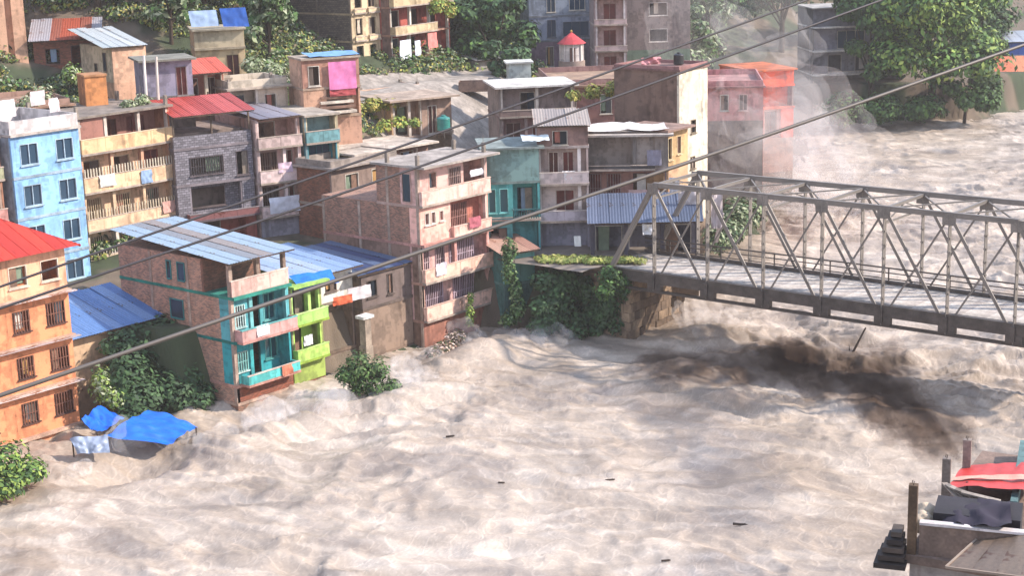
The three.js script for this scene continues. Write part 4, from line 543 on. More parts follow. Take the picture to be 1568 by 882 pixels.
{ // near-bank house with roof terrace at the lower right
  const h = thing('terrace_house', 'half-built riverside house with cluttered roof terrace at the lower right', 'house', [39.05, 2.96, -18.5], 20);
  const c1 = mat('conc', '#8a7468'), dk = mat('conc', '#4c3e38'), pale = mat('plaster', '#b3aaa6'), wh = mat('plaster', '#ddd0ca');
  M('wall', bx(0.25, 9, 0, 10.9, -0.3, 9).rotateY(-0.15), pale, h); M('floor_slab', bx(-0.1, 9.3, 10.9, 11.15, -0.36, 9.3).rotateY(-0.15), c1, h);
  M('parapet', bx(0, 0.16, 11.15, 12.05, 0.0, 3.9), c1, h); M('coping', bx(-0.05, 0.22, 12.05, 12.12, 0.0, 3.9), wh, h);
  for (let k = 0; k < 5; k++) M('eave_course', bx(-0.12 - 0.1 * (4 - k), 0.5, 10.86 + k * 0.2, 11.0 + k * 0.2, -0.75 - 0.1 * (4 - k), -0.3 - k * 0.04), mat('wood', ['#3a302c', '#463a34', '#5a4c44', '#332a28', '#544840'][k]), h);
  for (const [x, z, y1] of [[0.0, -0.2, 13.15], [3.85, 0.35, 12.65], [6.3, 0.75, 12.45]]) { M('column_stub', bx(x - 0.02, x + 0.22, 11.15, y1, z - 0.12, z + 0.12), mat('conc', x ? '#8d8078' : '#6a5440'), h); M('rebar', [rod([x + 0.04, y1, z], [x + 0.04, y1 + 0.12, z + 0.02], 0.012), rod([x + 0.16, y1, z - 0.05], [x + 0.17, y1 + 0.1, z - 0.03], 0.012)], dk, h); }
  const r = thing('folded_tarpaulin', 'red folded sheet roof with pale stripe on the lower right terrace', 'tarpaulin', [0, 0, 0]);
  M('sheet', drape([[42.76, 14.76, -19.40], [43.90, 14.99, -16.53], [46.87, 14.76, -17.70], [45.40, 14.50, -20.16]], 0.06, 0.05, 40, 16, 3), mat('tarp', '#c83a34'), r);
  M('stripe', drape([[43.47, 14.71, -19.65], [44.80, 14.99, -16.89], [45.11, 15.01, -17.02], [43.81, 14.72, -19.73]], 0.04, 0.04, 40, 4, 3), mat('cloth', '#e8a08c'), r);
  M('pole', [rod([43.4, 14, -19.1], [43.4, 14.8, -19.1], 0.04), rod([45, 14, -16.6], [45, 15.2, -16.6], 0.04)], dk, r);
  const t = thing('draped_cloth', 'dark purple-black cloth draped over goods behind the parapet', 'cloth', [0, 0, 0]);
  M('cover', drape([[41.24, 15.01, -18.90], [41.56, 15.26, -17.02], [39.63, 15.31, -16.14], [39.48, 15.01, -18.12]], -0.05, 0.1, 20, 12, 8), mat('cloth', '#2c2432'), t); { const g = M('goods', bx(0.6, 2.0, 11.16, 12.2, 0.3, 2.6), mat('wood', '#2f2a30'), t); g.position.set(39.05, 2.96, -18.5); g.rotation.y = 20 * Math.PI / 180; }
  const wall = M('low_wall', bx(3.4, 9, 11.16, 11.7, 2.2, 2.4), mat('plaster', '#5f7a78')); wall.position.set(39.05, 2.96, -18.5); wall.rotation.y = 20 * Math.PI / 180; tag(wall, 'greenish grey low wall under the red sheet', 'wall');
  for (const [x, y, z, s, l] of [[39.75, 14.75, -18.75, 0.36, 'tan sack slumped by the dark post on the terrace'], [40.5, 14.7, -19.0, 0.32, 'pale sack behind the dark draped cloth']]) { const g = new THREE.SphereGeometry(s, 18, 12), p = g.attributes.position; for (let i = 0; i < p.count; i++) { const q = 1 + 0.3 * noise(p.getX(i) * 5 + x, p.getY(i) * 6 + p.getZ(i) * 4); p.setXYZ(i, p.getX(i) * q, Math.max(-s * 0.6, p.getY(i) * 1.05 * q), p.getZ(i) * q); } g.computeVertexNormals(); g.translate(x, y, z); tag(M('sack', g, mat('cloth', '#bda890')), l, 'sack'); }
  for (let k = 0; k < 5; k++) { const p = M('plank', bx(-0.55, 0.55, 0, 0.04, -0.09, 0.09), mat('wood', ['#a89a90', '#8f8680', '#b8aca2', '#7c726a', '#9c9188'][k])); p.position.set(42.2 - 0.06 * k, 14.86 + 0.035 * k, -19.0 + 0.24 * k); p.rotation.set(0.1, 0.9 + 0.25 * k, 0.06); tag(p, ['pale plank lowest of those on the covered goods', 'grey plank second from the post on the covered goods', 'whitish plank in the middle of the covered goods', 'dark grey plank near the red sheet on the covered goods', 'weathered plank nearest the right edge on the covered goods'][k], 'plank', 'planks on the covered goods'); }
  const n = thing('neighbour_house', 'low building with plain brown tin roof in the lower right corner', 'house');
  const rc = [[37.15, 14.84, -16.83], [37.10, 15.25, -13.52], [40.16, 15.36, -14.72], [39.95, 14.71, -17.13]];
  const L3 = (a, b, t) => a.map((v, i) => v + (b[i] - v) * t), rf = M('roof', [beam(rc[0], rc[1], 0.06), beam(rc[0], rc[3], 0.06)], mat('wood', '#a89484'), n);
  for (let k = 0; k < 5; k++) M('tin_sheet', drape([L3(rc[0], rc[1], k / 5), L3(rc[0], rc[1], (k + 1.03) / 5), L3(rc[3], rc[2], (k + 1.03) / 5), L3(rc[3], rc[2], k / 5)], -0.01, 0.012, 8, 8, k + 2), mat('tin', ['#74604f', '#6f5c4c', '#786452'][k % 3]), rf);
  { const w = M('wall', bx(0.4, 6, 0, 10.6, 0.3, 2.4), mat('plaster', '#8c8078'), n); w.position.set(37.3, 4, -16.9); w.rotation.y = -82 * Math.PI / 180; }
}

// ---------- trees and plants ----------
function tree(name, label, cat, p, h, r, n, size, cols, seed, o = {}) {
  const g = thing(name, label, cat, p), q = rng(seed), cl = [], th = h * (o.trunk || 0.45), lim = [];
  lim.push(rod([0, -2, 0], [0.15, th, 0.1], 0.035 * h, 0.02 * h, 9));
  const k = o.k || 14;
  for (let i = 0; i < k; i++) {
    const a = q() * 6.283, e = q(), rad = r * (0.25 + 0.6 * Math.sqrt(q())), y = th * 0.7 + (h - th * 0.7) * (0.1 + 0.9 * e), tp = Math.sqrt(Math.max(0.08, 1 - Math.pow((y / h - 0.55) / 0.55, 2)));
    const x = Math.cos(a) * rad * tp, z = Math.sin(a) * rad * tp, s = r * (0.26 + 0.2 * q());
    cl.push([x, y, z, s, s * 0.72, s, Math.round(n / k)]); if (i < 8) lim.push(rod([0.1, th * (0.55 + 0.4 * q()), 0.05], [x * 0.8, y - s * 0.2, z * 0.8], 0.012 * h, 0.005 * h, 6));
  }
  M('trunk', lim, BARK, g); M('crown', leaves(cl, size, cols, seed), leafMat, g); return g;
}
function bush(name, label, p, cl, size, cols, seed, stems, group) {
  const g = thing(name, label, name.includes('creeper') ? 'creeper' : name.includes('plant') ? 'plant' : 'bush', p, 0, group);
  if (stems) M('stem', stems.map(s => rod(s[0], s[1], 0.06, 0.03)), BARK, g);
  M('foliage', leaves(cl, size, cols, seed), leafMat, g); return g;
}
tree('leafy_tree', 'huge leafy tree leaning over the water at the upper right', 'tree', [208.8, 3, -99.2], 19, 9.6, 15000, 0.42, [...GREEN, ...LIME, '#5f7f34', '#547430'], 11, { k: 30, trunk: 0.3 });
tree('leafy_tree', 'lower spreading tree crown at the water below the huge tree', 'tree', [210.6, 1, -95.2], 8.5, 5.2, 5500, 0.36, [...GREEN, '#4b6430'], 12, { k: 18, trunk: 0.2 });
tree('leafy_tree', 'smaller tree against the left flank of the huge tree', 'tree', [205, 2, -106.5], 16, 6.5, 6000, 0.4, GREEN, 13, { k: 18, trunk: 0.3 });
bush('bank_bush', 'undergrowth on the bank beneath the huge tree', [201, 1.5, -103], [[0, 1.2, 0, 4, 2.2, 3, 1500], [5, 1, 4, 4, 1.8, 3, 1500], [-5, 1.6, -3, 4, 2.2, 3, 1200]], 0.3, GREEN, 14);
tree('leafy_tree', 'tree in the top right corner above the blue-fronted building', 'tree', [246, 4, -112], 15, 7, 4500, 0.42, GREEN, 15);
tree('leafy_tree', 'round bright tree above the far bend at the top right edge', 'tree', [238, 3, -106], 10, 4, 2600, 0.36, [...GREEN, ...LIME], 16);
tree('leafy_tree', 'dark leafy tree overhanging the road at the top centre', 'tree', [139.5, 11, -118.5], 11, 4.6, 5200, 0.34, [...GREEN, ...DARKG], 17, { k: 20 });
tree('leafy_tree', 'dark tree behind the overhanging tree at the top centre', 'tree', [140.5, 11, -124.5], 12, 4.8, 3600, 0.34, DARKG, 18, { k: 16 });
tree('bamboo_tree', 'low dark tree by the road beneath the overhanging one', 'tree', [133.8, 11, -112.6], 6, 3, 2400, 0.28, DARKG, 19);
{ // wooded slope: individual trees behind the upper houses
  const at = [[92, -138, 12, 5, 'DARK', 'dark tree behind the pale tin roof at the upper left'], [98, -133, 11, 4.6, 'DARK', 'dark tree between the pale tin roof and the beige house'], [101, -128, 9, 3.6, 'GREEN', 'green tree left of the beige house with blue sheeting'], [97.6, -122.5, 7, 2.6, 'PALE', 'pale green scrubby tree beside the beige house'], [108, -130, 12, 5, 'DARK', 'dark tree behind the beige house with blue sheeting'], [113.5, -127, 11, 4, 'DARK', 'dark tree against the left of the tall brick block'], [106, -118.5, 6.4, 2.6, 'PALE', 'pale olive tree at the foot of the tall brick block'],
    [103, -137, 14, 5.5, 'DARK', 'tall dark tree at the top left between two roofs'], [96, -131, 12, 4.6, 'DARK', 'dark tree just left of the beige house roof'], [118, -133, 12, 5, 'DARK', 'dark tree hidden behind the tall brick block'], [109.5, -122.5, 8, 3.2, 'GREEN', 'green tree close left of the tall brick block'], [145, -131, 12, 5, 'DARK', 'dark tree left of the bluish grey house'],
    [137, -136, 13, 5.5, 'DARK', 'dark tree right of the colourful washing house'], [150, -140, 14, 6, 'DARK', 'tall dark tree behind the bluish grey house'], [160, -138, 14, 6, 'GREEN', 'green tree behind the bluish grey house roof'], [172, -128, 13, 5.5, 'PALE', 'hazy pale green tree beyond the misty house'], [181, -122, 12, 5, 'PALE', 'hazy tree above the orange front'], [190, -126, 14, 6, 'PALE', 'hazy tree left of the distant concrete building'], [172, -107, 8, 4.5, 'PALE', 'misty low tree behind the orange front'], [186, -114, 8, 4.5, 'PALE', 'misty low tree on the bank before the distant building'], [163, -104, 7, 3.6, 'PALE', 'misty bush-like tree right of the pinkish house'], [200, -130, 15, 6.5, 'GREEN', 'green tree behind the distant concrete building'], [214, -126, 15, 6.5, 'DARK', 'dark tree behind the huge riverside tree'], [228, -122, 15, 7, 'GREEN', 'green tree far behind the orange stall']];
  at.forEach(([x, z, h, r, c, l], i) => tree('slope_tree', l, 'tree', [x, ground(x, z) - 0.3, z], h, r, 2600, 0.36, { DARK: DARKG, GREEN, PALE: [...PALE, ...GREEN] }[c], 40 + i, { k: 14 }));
}
{ // far wooded hill, one mass
  const q = rng(91), N = 900, lg = leaves([[0, 0, 0, 3.2, 2.6, 3.2, 260]], 0.6, [...DARKG, ...GREEN], 92), im = new THREE.InstancedMesh(lg, leafMat, N), m = new THREE.Matrix4();
  for (let i = 0; i < N; i++) { const x = 20 + 300 * q(), z = -141 - 120 * q() ** 1.5, s = 0.9 + 0.9 * q(); m.makeRotationY(q() * 6); m.scale(new THREE.Vector3(s, s * 1.2, s)); m.setPosition(x, ground(x, z) + 2.2 * s, z); im.setMatrixAt(i, m); }
  im.name = 'far_woods'; im.castShadow = im.receiveShadow = true; scene.add(im); tag(im, 'dark green woods covering the hill behind the town', 'woods', null, 'stuff');
}
{ // scrub between the upper houses, beyond counting
  const q = rng(95), im = [], lg = leaves([[0, 0.3, 0, 0.9, 0.5, 0.9, 70]], 0.17, [...PALE, ...GREEN, ...YELLOWG, '#7a6a4c'], 96), N = 5200, o = new THREE.InstancedMesh(lg, leafMat, N), m = new THREE.Matrix4(); let k = 0;
  while (k < N) { const x = 66 + 110 * q(), z = -101 - 46 * q(); if (x > 106 && x < 137 && z > -117) continue; if (fbm(x / 6, z / 6, 2) < -0.22) continue; const s = 0.6 + 0.9 * q(); m.makeRotationY(q() * 6.28).scale(new THREE.Vector3(s, s, s)); m.setPosition(x, ground(x, z) - 0.05, z); o.setMatrixAt(k++, m); }
  o.name = 'undergrowth'; o.castShadow = o.receiveShadow = true; scene.add(o); tag(o, 'low scrub and weeds covering the slope between the upper houses', 'undergrowth', null, 'stuff');
}
// riverside growth
bush('leafy_bush', 'bushy green shrub standing in the water beside the lime house', [72.6, 0.1, -74.3], [[0, 1.0, 0, 0.8, 0.9, 0.8, 500], [0, 2.0, 0, 1.15, 1.2, 1, 700], [0.9, 1.7, 0.7, 0.9, 0.9, 0.9, 450], [-0.9, 1.7, -0.4, 0.7, 0.7, 0.7, 300], [1.2, 0.6, 1.9, 0.8, 0.8, 0.7, 420], [0.3, 0.7, 1.2, 0.7, 0.8, 0.7, 300]], 0.15, [...GREEN, '#5d6e3c'], 21, [[[0, -1, 0], [0, 2, 0]], [[0.2, -1, 0.4], [0.9, 1.6, 0.7]], [[0.4, -1, 1], [1.2, 0.6, 1.9]]]);
bush('leafy_bush', 'small reddish-flowered shrub at the foot of the tall pink house', [83.6, 0.1, -76.6], [[0, 0.5, 0, 1.6, 0.5, 0.8, 500], [1.4, 0.9, -0.2, 1.1, 0.5, 0.7, 350], [-1.4, 0.2, 0.4, 0.9, 0.5, 0.6, 260]], 0.13, ['#6a5a3a', '#8a6a58', '#b09a88', '#3f4a28', '#c0a898'], 22);
bush('creeper', 'leafy creeper hanging down the right corner of the tall pink house', [91.0, 0.8, -76.9], [[-0.2, 5.6, 0.5, 0.7, 1.0, 0.6, 420], [-0.6, 4.2, 0.8, 0.6, 1.0, 0.6, 380], [-0.3, 2.8, 1.1, 0.6, 0.9, 0.6, 340], [-0.3, 1.4, 1.3, 0.8, 0.9, 0.7, 420], [-0.9, 0.6, 1.0, 1.0, 0.6, 0.7, 360]], 0.15, [...GREEN, '#5f7a48', '#7c8c5c'], 23, [[[0, -1, 0.9], [-0.2, 6, 0.5]]]);
bush('creeper', 'thin creeper climbing the lowest balcony of the tall pink house', [88.2, 0.6, -78.2], [[0, 1.2, 0, 0.4, 1.1, 0.4, 200], [0.2, 2.4, 0, 0.3, 0.5, 0.3, 90]], 0.13, LIME, 24);
bush('leafy_bush', 'bright leafy bush at the left edge below the orange house', [48.4, 0.2, -78.4], [[0, 1.6, 0, 1.6, 1.2, 1.2, 800], [1.0, 0.9, 0.8, 1.3, 0.8, 1.0, 600], [-1.4, 2.4, -0.6, 1.3, 1.0, 1.0, 600], [-1, 0.7, 1.4, 1.5, 0.8, 1, 600]], 0.17, [...LIME, ...GREEN], 25, [[[0, -1, 0], [0, 1.6, 0]]]);
bush('leafy_bush', 'yellow-green bush against the right corner of the orange house', [58.9, 1.6, -83.4], [[0, 1.2, 0, 0.7, 1.3, 0.7, 420], [0.4, 0.3, 0.6, 0.7, 0.7, 0.7, 260]], 0.14, [...LIME, ...PALE], 26);
bush('bank_bush', 'dark tangled growth filling the gap between shed and brick house', [61.5, 0, -83.2], [[0, 1.4, 0, 2.6, 1.6, 1.6, 1500], [2.6, 1.2, 0.4, 2.0, 1.5, 1.8, 1200], [0.5, 3.2, -1.4, 2.4, 1.2, 1.2, 900], [3.2, 2.8, -1, 1.5, 1.2, 1.4, 600], [1.5, 4.4, -2.2, 2.6, 1.0, 1.2, 900], [3.4, 4.4, -2.4, 1.2, 0.8, 1.2, 500], [3.8, 2.0, 0.2, 1.0, 1.2, 1.6, 700], [3.9, 3.2, -1.0, 0.9, 1.2, 1.6, 600], [4.2, 4.4, -2.6, 0.8, 1.2, 1.4, 500], [0, 2.6, -0.4, 2.2, 1.4, 1.0, 700], [3.6, 0.8, 1.6, 1.2, 1.0, 1.4, 600], [-1.6, 0.6, 1.6, 1.6, 0.8, 1.2, 600], [4.0, 4.0, -2.0, 1.2, 1.2, 1.4, 500]], 0.2, DARKG, 27);
{ const q = rng(28), cl = []; for (let i = 0; i < 46; i++) { const t = q(), y = q(); cl.push([lerp(-2.6, 3.4, t) + y * 0.4, 0.2 + 4.2 * y, lerp(-0.2, 2.4, t) - y * 1.2 + q() * 0.8, 1.1, 0.9, 0.9, 260]); } for (let i = 0; i < 16; i++) { const t = q(), y = q(); cl.push([1.0 + 0.5 * q(), 0.3 + 4.0 * y, lerp(1.2, 4.8, t), 0.6, 0.9, 0.8, 220]); }
  bush('bank_bush', 'large dark green growth covering the steep bank left of the bridge', [93, 0, -73.4], cl, 0.19, DARKG, 28); }
bush('leafy_bush', 'green sprig bush hanging over the bank at the bridge head', [93.0, 4.7, -68.8], [[0, 0.4, 0, 1.0, 0.7, 0.8, 420], [-0.8, -0.5, 0.2, 0.9, 0.8, 0.7, 380], [0.8, -0.2, 0.4, 0.8, 0.6, 0.6, 260]], 0.16, GREEN, 29);
{ // pale dry grass verge
  const q = rng(33), cl = []; for (let i = 0; i < 26; i++) { const t = i / 25; cl.push([lerp(92.4, 95.6, t) + q() * 0.8, 5.55 + 0.1 * q(), lerp(-75.6, -69.6, t) + q() * 1.2, 0.7, 0.22, 0.7, 150]); }
  const o = M('grass', leaves(cl, 0.14, ['#98984e', '#8a9446', '#a8a25c', '#77863c'], 34), leafMat); tag(o, 'pale sunlit grass along the edge of the bridge approach', 'grass', null, 'stuff');
}
bush('leafy_bush', 'yellowish hedge plants along the upper terrace beside the roadside shop', [102.6, 13.6, -103.4], [[0, 0.4, 0, 1.3, 0.7, 0.9, 420], [1.6, 0.6, 0.5, 1.2, 0.7, 0.8, 420], [3.0, 0.5, 1.2, 1.0, 0.6, 0.8, 300], [-1.4, 0.8, -0.6, 1.0, 0.8, 0.8, 300]], 0.17, YELLOWG, 35);
bush('potted_plant', 'yellow-green planting along the veranda roof below the hedge', [101.4, 12.6, -99.0], [[0, 0.3, 0, 1.0, 0.6, 0.7, 260], [1.4, 0.5, 0.4, 1.0, 0.6, 0.6, 260], [2.8, 0.3, 0.9, 0.8, 0.5, 0.6, 200]], 0.15, [...LIME, ...YELLOWG], 36);
bush('leafy_bush', 'green climber in front of the cream-fronted brick block', [124.3, 12.6, -117.4], [[0, 1.6, 0, 1.0, 2.0, 0.8, 600], [1.4, 0.9, 0.5, 1.2, 1.2, 0.9, 500]], 0.2, GREEN, 37);
bush('balcony_plant', 'yellow-green potted growth on the top balcony of the colourful house', [131.5, 20.2, -119.6], [[0, 0.6, 0, 1.3, 1.0, 0.8, 420], [1.8, 0, 0.2, 1.0, 1.0, 0.7, 320]], 0.2, [...LIME, ...YELLOWG], 38);
bush('terrace_plant', 'yellow shrubs on the terrace beside the white-roofed house', [111.4, 15.0, -83.9], [[0, 0.6, 0, 1.0, 0.7, 0.8, 360], [1.2, 0.8, 1.2, 1.0, 0.8, 0.9, 360], [-1, 0.3, -1.2, 0.8, 0.5, 0.8, 220]], 0.17, YELLOWG, 39);
bush('terrace_plant', 'scrubby dry plants on the terrace at the far left', [73.6, 17.4, -108.6], [[0, 0.6, 0, 1.2, 0.8, 0.9, 400], [-1.6, 0.3, 0.6, 1.1, 0.7, 0.8, 320]], 0.16, [...PALE, '#8a6a4a'], 61);
bush('terrace_plant', 'yellow-green leafy plant beside the pale tin-roofed house', [81.0, 18.2, -114.8], [[0, 0.5, 0, 1.0, 0.9, 0.8, 420]], 0.17, [...LIME, ...PALE], 62);
bush('terrace_plant', 'green potted plants above the top floor of the cream balconied house', [77.4, 17.1, -102.6], [[0, 0.2, 0, 1.0, 0.4, 0.4, 260], [1.4, 0.3, -0.2, 0.8, 0.5, 0.4, 220]], 0.14, PALE, 63);
bush('terrace_plant', 'grey-green plants crowding the roof above the narrow pink house', [97.4, 16.6, -108.4], [[0, 0.8, 0, 1.6, 1.1, 1.0, 600], [-1.6, 1.6, -0.8, 1.3, 0.9, 0.9, 420]], 0.18, PALE, 64);
bush('terrace_plant', 'scrubby plants between the purplish room and the beige house', [92.8, 17.6, -112.0], [[0, 0.5, 0, 1.4, 0.8, 0.9, 420], [-1.6, 0.7, -0.6, 1.2, 1.0, 0.9, 360]], 0.17, [...PALE, ...YELLOWG], 65);
bush('bank_bush', 'grey-green shrubs on the bank behind the bridge truss', [112.6, 3.0, -71.4], [[0, 1.4, 0, 1.8, 1.6, 1.2, 700], [2.6, 1.2, -1, 1.8, 1.4, 1.2, 600], [-2.2, 1.6, 0.6, 1.5, 1.4, 1.0, 500], [3.4, 2.4, -0.6, 1.2, 1.2, 0.9, 360]], 0.2, [...PALE, ...DARKG], 66);
bush('bank_bush', 'dark brushwood on the bank right of the cream-fronted house', [122, 2.4, -76.4], [[0, 1.4, 0, 2.4, 1.8, 1.6, 700], [4, 1.0, -1, 2.4, 1.6, 1.6, 600]], 0.24, [...PALE, ...DARKG], 67);

// ---------- loose things ----------
{ // blue tarpaulins low over the water
  const b = mat('tarp', '#1668d8'), g = mat('tarp', '#8f99ac'), pole = mat('wood', '#5a4a3c');
  const a = thing('blue_tarpaulin', 'smaller folded blue tarpaulin nearest the orange house', 'tarpaulin');
  M('sheet', drape([[56.24, 1.50, -81.90], [58.28, 1.80, -82.64], [58.53, 1.20, -80.68], [56.17, 0.90, -80.32]], 0.1, 0.12, 28, 18, 2), b, a); M('pole', [rod([56.33, -1.5, -80.53], [56.33, 0.85, -80.53], 0.05)], pole, a);
  const c = thing('blue_tarpaulin', 'larger blue tarpaulin sagging low over the water', 'tarpaulin');
  M('sheet', drape([[55.73, 1.10, -79.06], [59.68, 1.70, -79.77], [61.14, 0.70, -76.89], [58.44, 0.35, -76.49]], -0.1, 0.16, 40, 24, 4), b, c); M('pole', [rod([60.98, -1.5, -76.89], [60.98, 0.65, -76.89], 0.05)], pole, c);
  const d = thing('grey_tarpaulin', 'grey-blue plastic sheet hanging below the blue tarpaulins', 'tarpaulin');
  M('sheet', drape([[54.03, 1.30, -80.04], [55.85, 1.20, -78.81], [55.31, 0.45, -77.95], [53.93, 0.50, -79.25]], 0.06, 0.12, 26, 14, 6), g, d); M('pole', [rod([54.15, -1.5, -79.96], [54.15, 1.15, -79.96], 0.05)], pole, d);
}
function cloth(label, c, col, o = {}) { const m = M(o.n || 'hanging_cloth', drape(c, o.sag || 0.02, o.f ?? 0.06, 16, 10, Math.floor(R() * 90)), mat('cloth', col)); tag(m, label, o.cat || 'cloth', o.g); return m; }
const hang = (label, x, y, z, w, h, yaw, col, o) => { const c = Math.cos(yaw * Math.PI / 180), s = -Math.sin(yaw * Math.PI / 180); return cloth(label, [[x, y, z], [x + c * w, y, z + s * w], [x + c * w + 0.02, y - h, z + s * w + 0.05], [x, y - h, z + 0.05]], col, o); };
hang('white washing hanging from the lowest balcony of the narrow pink house', 86.0, 9.1, -97.1, 3.2, 1.3, -17, '#e6e4ec');
hang('white sheet drying on the colourful house balcony', 124.6, 17.6, -118.9, 1.9, 2.5, 6, '#e3e3ea'); hang('grey-white shirt cloth drying beside the white sheet', 127.0, 17.4, -119.0, 1.0, 1.6, 6, '#cfd2dc'); hang('salmon pink cloth drying on the colourful house balcony', 129.2, 18.0, -119.1, 1.6, 1.6, 6, '#e8867c');
hang('whitish rug hung over the balcony rail of the dark laundry house', 102.0, 9.5, -73.5, 2.4, 0.75, -55, '#c9a8a2'); hang('white cloth bundle hung at the right of the laundry balcony', 103.9, 10.4, -71.0, 0.8, 1.3, -55, '#d9d4d6');
hang('light patterned cloth on the dark house veranda', 102.8, 12.6, -72.3, 1.1, 1.2, -55, '#8a8490');
hang('bright pink cloth draped over the rooftop room', 95.1, 18.95, -99.05, 2.4, 2.3, -25, '#e07fae'); 
hang('dark red cloth below the bright pink one', 95.1, 16.6, -99.05, 2.3, 0.5, -25, '#a84a4c');
hang('white washing at the left end of the sky blue house terrace', 62.6, 19.3, -98.4, 2.2, 1.2, 8, '#d9cfd0'); hang('pale cloth drying in the middle of the sky blue house terrace', 66.2, 19.6, -98.9, 1.3, 1.0, 8, '#cfc4c2'); hang('white pinkish cloth at the right end of the sky blue house terrace', 68.0, 18.9, -99.4, 0.9, 1.0, 8, '#e0d0d0');
hang('white cloth hanging in the pink house top balcony', 90.4, 12.2, -79.6, 1.7, 0.5, 0, '#e6e3e8');
hang('orange-red rags hanging from the low roof by the lime house', 75.3, 5.6, -79.2, 1.6, 0.6, -10, '#d2603c'); hang('white rags hanging from the low roof by the lime house', 76.9, 5.9, -79.3, 1.9, 0.9, -10, '#cfc6c4');
cloth('rumpled whitish plastic sheet laid on the dark laundry house roof', [[99.9, 14.1, -77.0], [104.0, 14.1, -71.0], [105.0, 14.4, -72.2], [101.2, 14.4, -78.2]], '#e0d6d0', { f: 0.16, n: 'plastic_sheet', cat: 'plastic sheet' });
cloth('blue tarpaulin covering the rooftop room behind the pink cloth', [[93.8, 19.5, -99.8], [97.9, 19.45, -97.9], [98.7, 19.6, -99.8], [94.6, 19.7, -101.7]], '#6f98c8', { n: 'blue_tarpaulin', cat: 'tarpaulin' });
cloth('blue plastic sheeting hung on the beige house roof', [[97.2, 22.9, -114.8], [99.2, 22.9, -113.6], [99.3, 21.2, -113.3], [97.2, 21.3, -114.4]], '#2c5aa8', { n: 'blue_sheeting', cat: 'tarpaulin' }); cloth('light blue sheet beside the blue sheeting on the beige house', [[94.8, 22.8, -116.2], [97.0, 22.8, -115.0], [97.0, 21.4, -114.7], [94.8, 21.4, -115.9]], '#9fb4d0', { n: 'blue_sheeting', cat: 'tarpaulin' });
cloth('blue tarpaulin over the balcony roof by the lime house', [[72.6, 7.6, -80.4], [75.8, 7.4, -79.8], [75.6, 6.6, -78.8], [72.4, 6.7, -79.3]], '#1f6fc0', { n: 'blue_tarpaulin', cat: 'tarpaulin', f: 0.1 });
cloth('pale blue sheet roof between the teal and balconied houses', [[96.2, 12.6, -81.0], [98.8, 12.6, -77.6], [99.8, 13.2, -79.0], [97.2, 13.2, -82.4]], '#a9bce0', { n: 'sheet_roof', cat: 'roof sheet', f: 0.08 });
cloth('white sheet propped on the teal house roof', [[94.9, 13.9, -78.2], [96.2, 13.9, -76.6], [96.8, 14.2, -77.2], [95.4, 14.3, -78.8]], '#d9e0e0', { n: 'sheet_roof', cat: 'roof sheet' });
[[72.6, 12.6, -100.6, 1.4, 0.9, 0, '#d9d4cc', 'white cloth over the second balcony of the cream house'], [76.4, 12.4, -100.6, 1.0, 1.0, 0, '#8fa6c4', 'bluish cloth over the second balcony of the cream house'], [78.2, 9.7, -100.6, 1.2, 0.9, 0, '#c99a8c', 'pinkish cloth over a lower balcony of the cream house'], [85.6, 6.0, -79.0, 1.1, 0.9, 0, '#d9cfd4', 'pale cloth over the lower balcony of the tall pink house'], [89.4, 8.8, -79.0, 1.3, 0.8, 0, '#b0606a', 'dark pink cloth over the middle balcony of the tall pink house'], [67.6, 5.4, -78.3, 1.1, 0.7, 0, '#e0dcd8', 'white cloth over the upper turquoise balcony'], [69.5, 2.3, -78.25, 0.9, 0.7, 0, '#c9785c', 'orange-brown cloth over the lower turquoise balcony'], [87.0, 11.8, -96.9, 1.2, 0.8, -17, '#d0b4c0', 'pinkish cloth on the upper balcony of the narrow pink house'], [81.0, 7.0, -99.1, 1.5, 0.7, -17, '#a8a4ac', 'grey cloth at the foot of the concrete-block house'], [97.4, 11.4, -76.4, 1.0, 0.8, -50, '#e3dcd8', 'white cloth on the upper balcony of the whitish house'], [72.2, 3.6, -78.95, 0.8, 0.7, 0, '#e6e0dc', 'white towel on the lower lime balcony']].forEach(([x, y, z, w, h, a, c, l]) => hang(l, x, y, z, w, h, a, c, { n: 'washing' }));
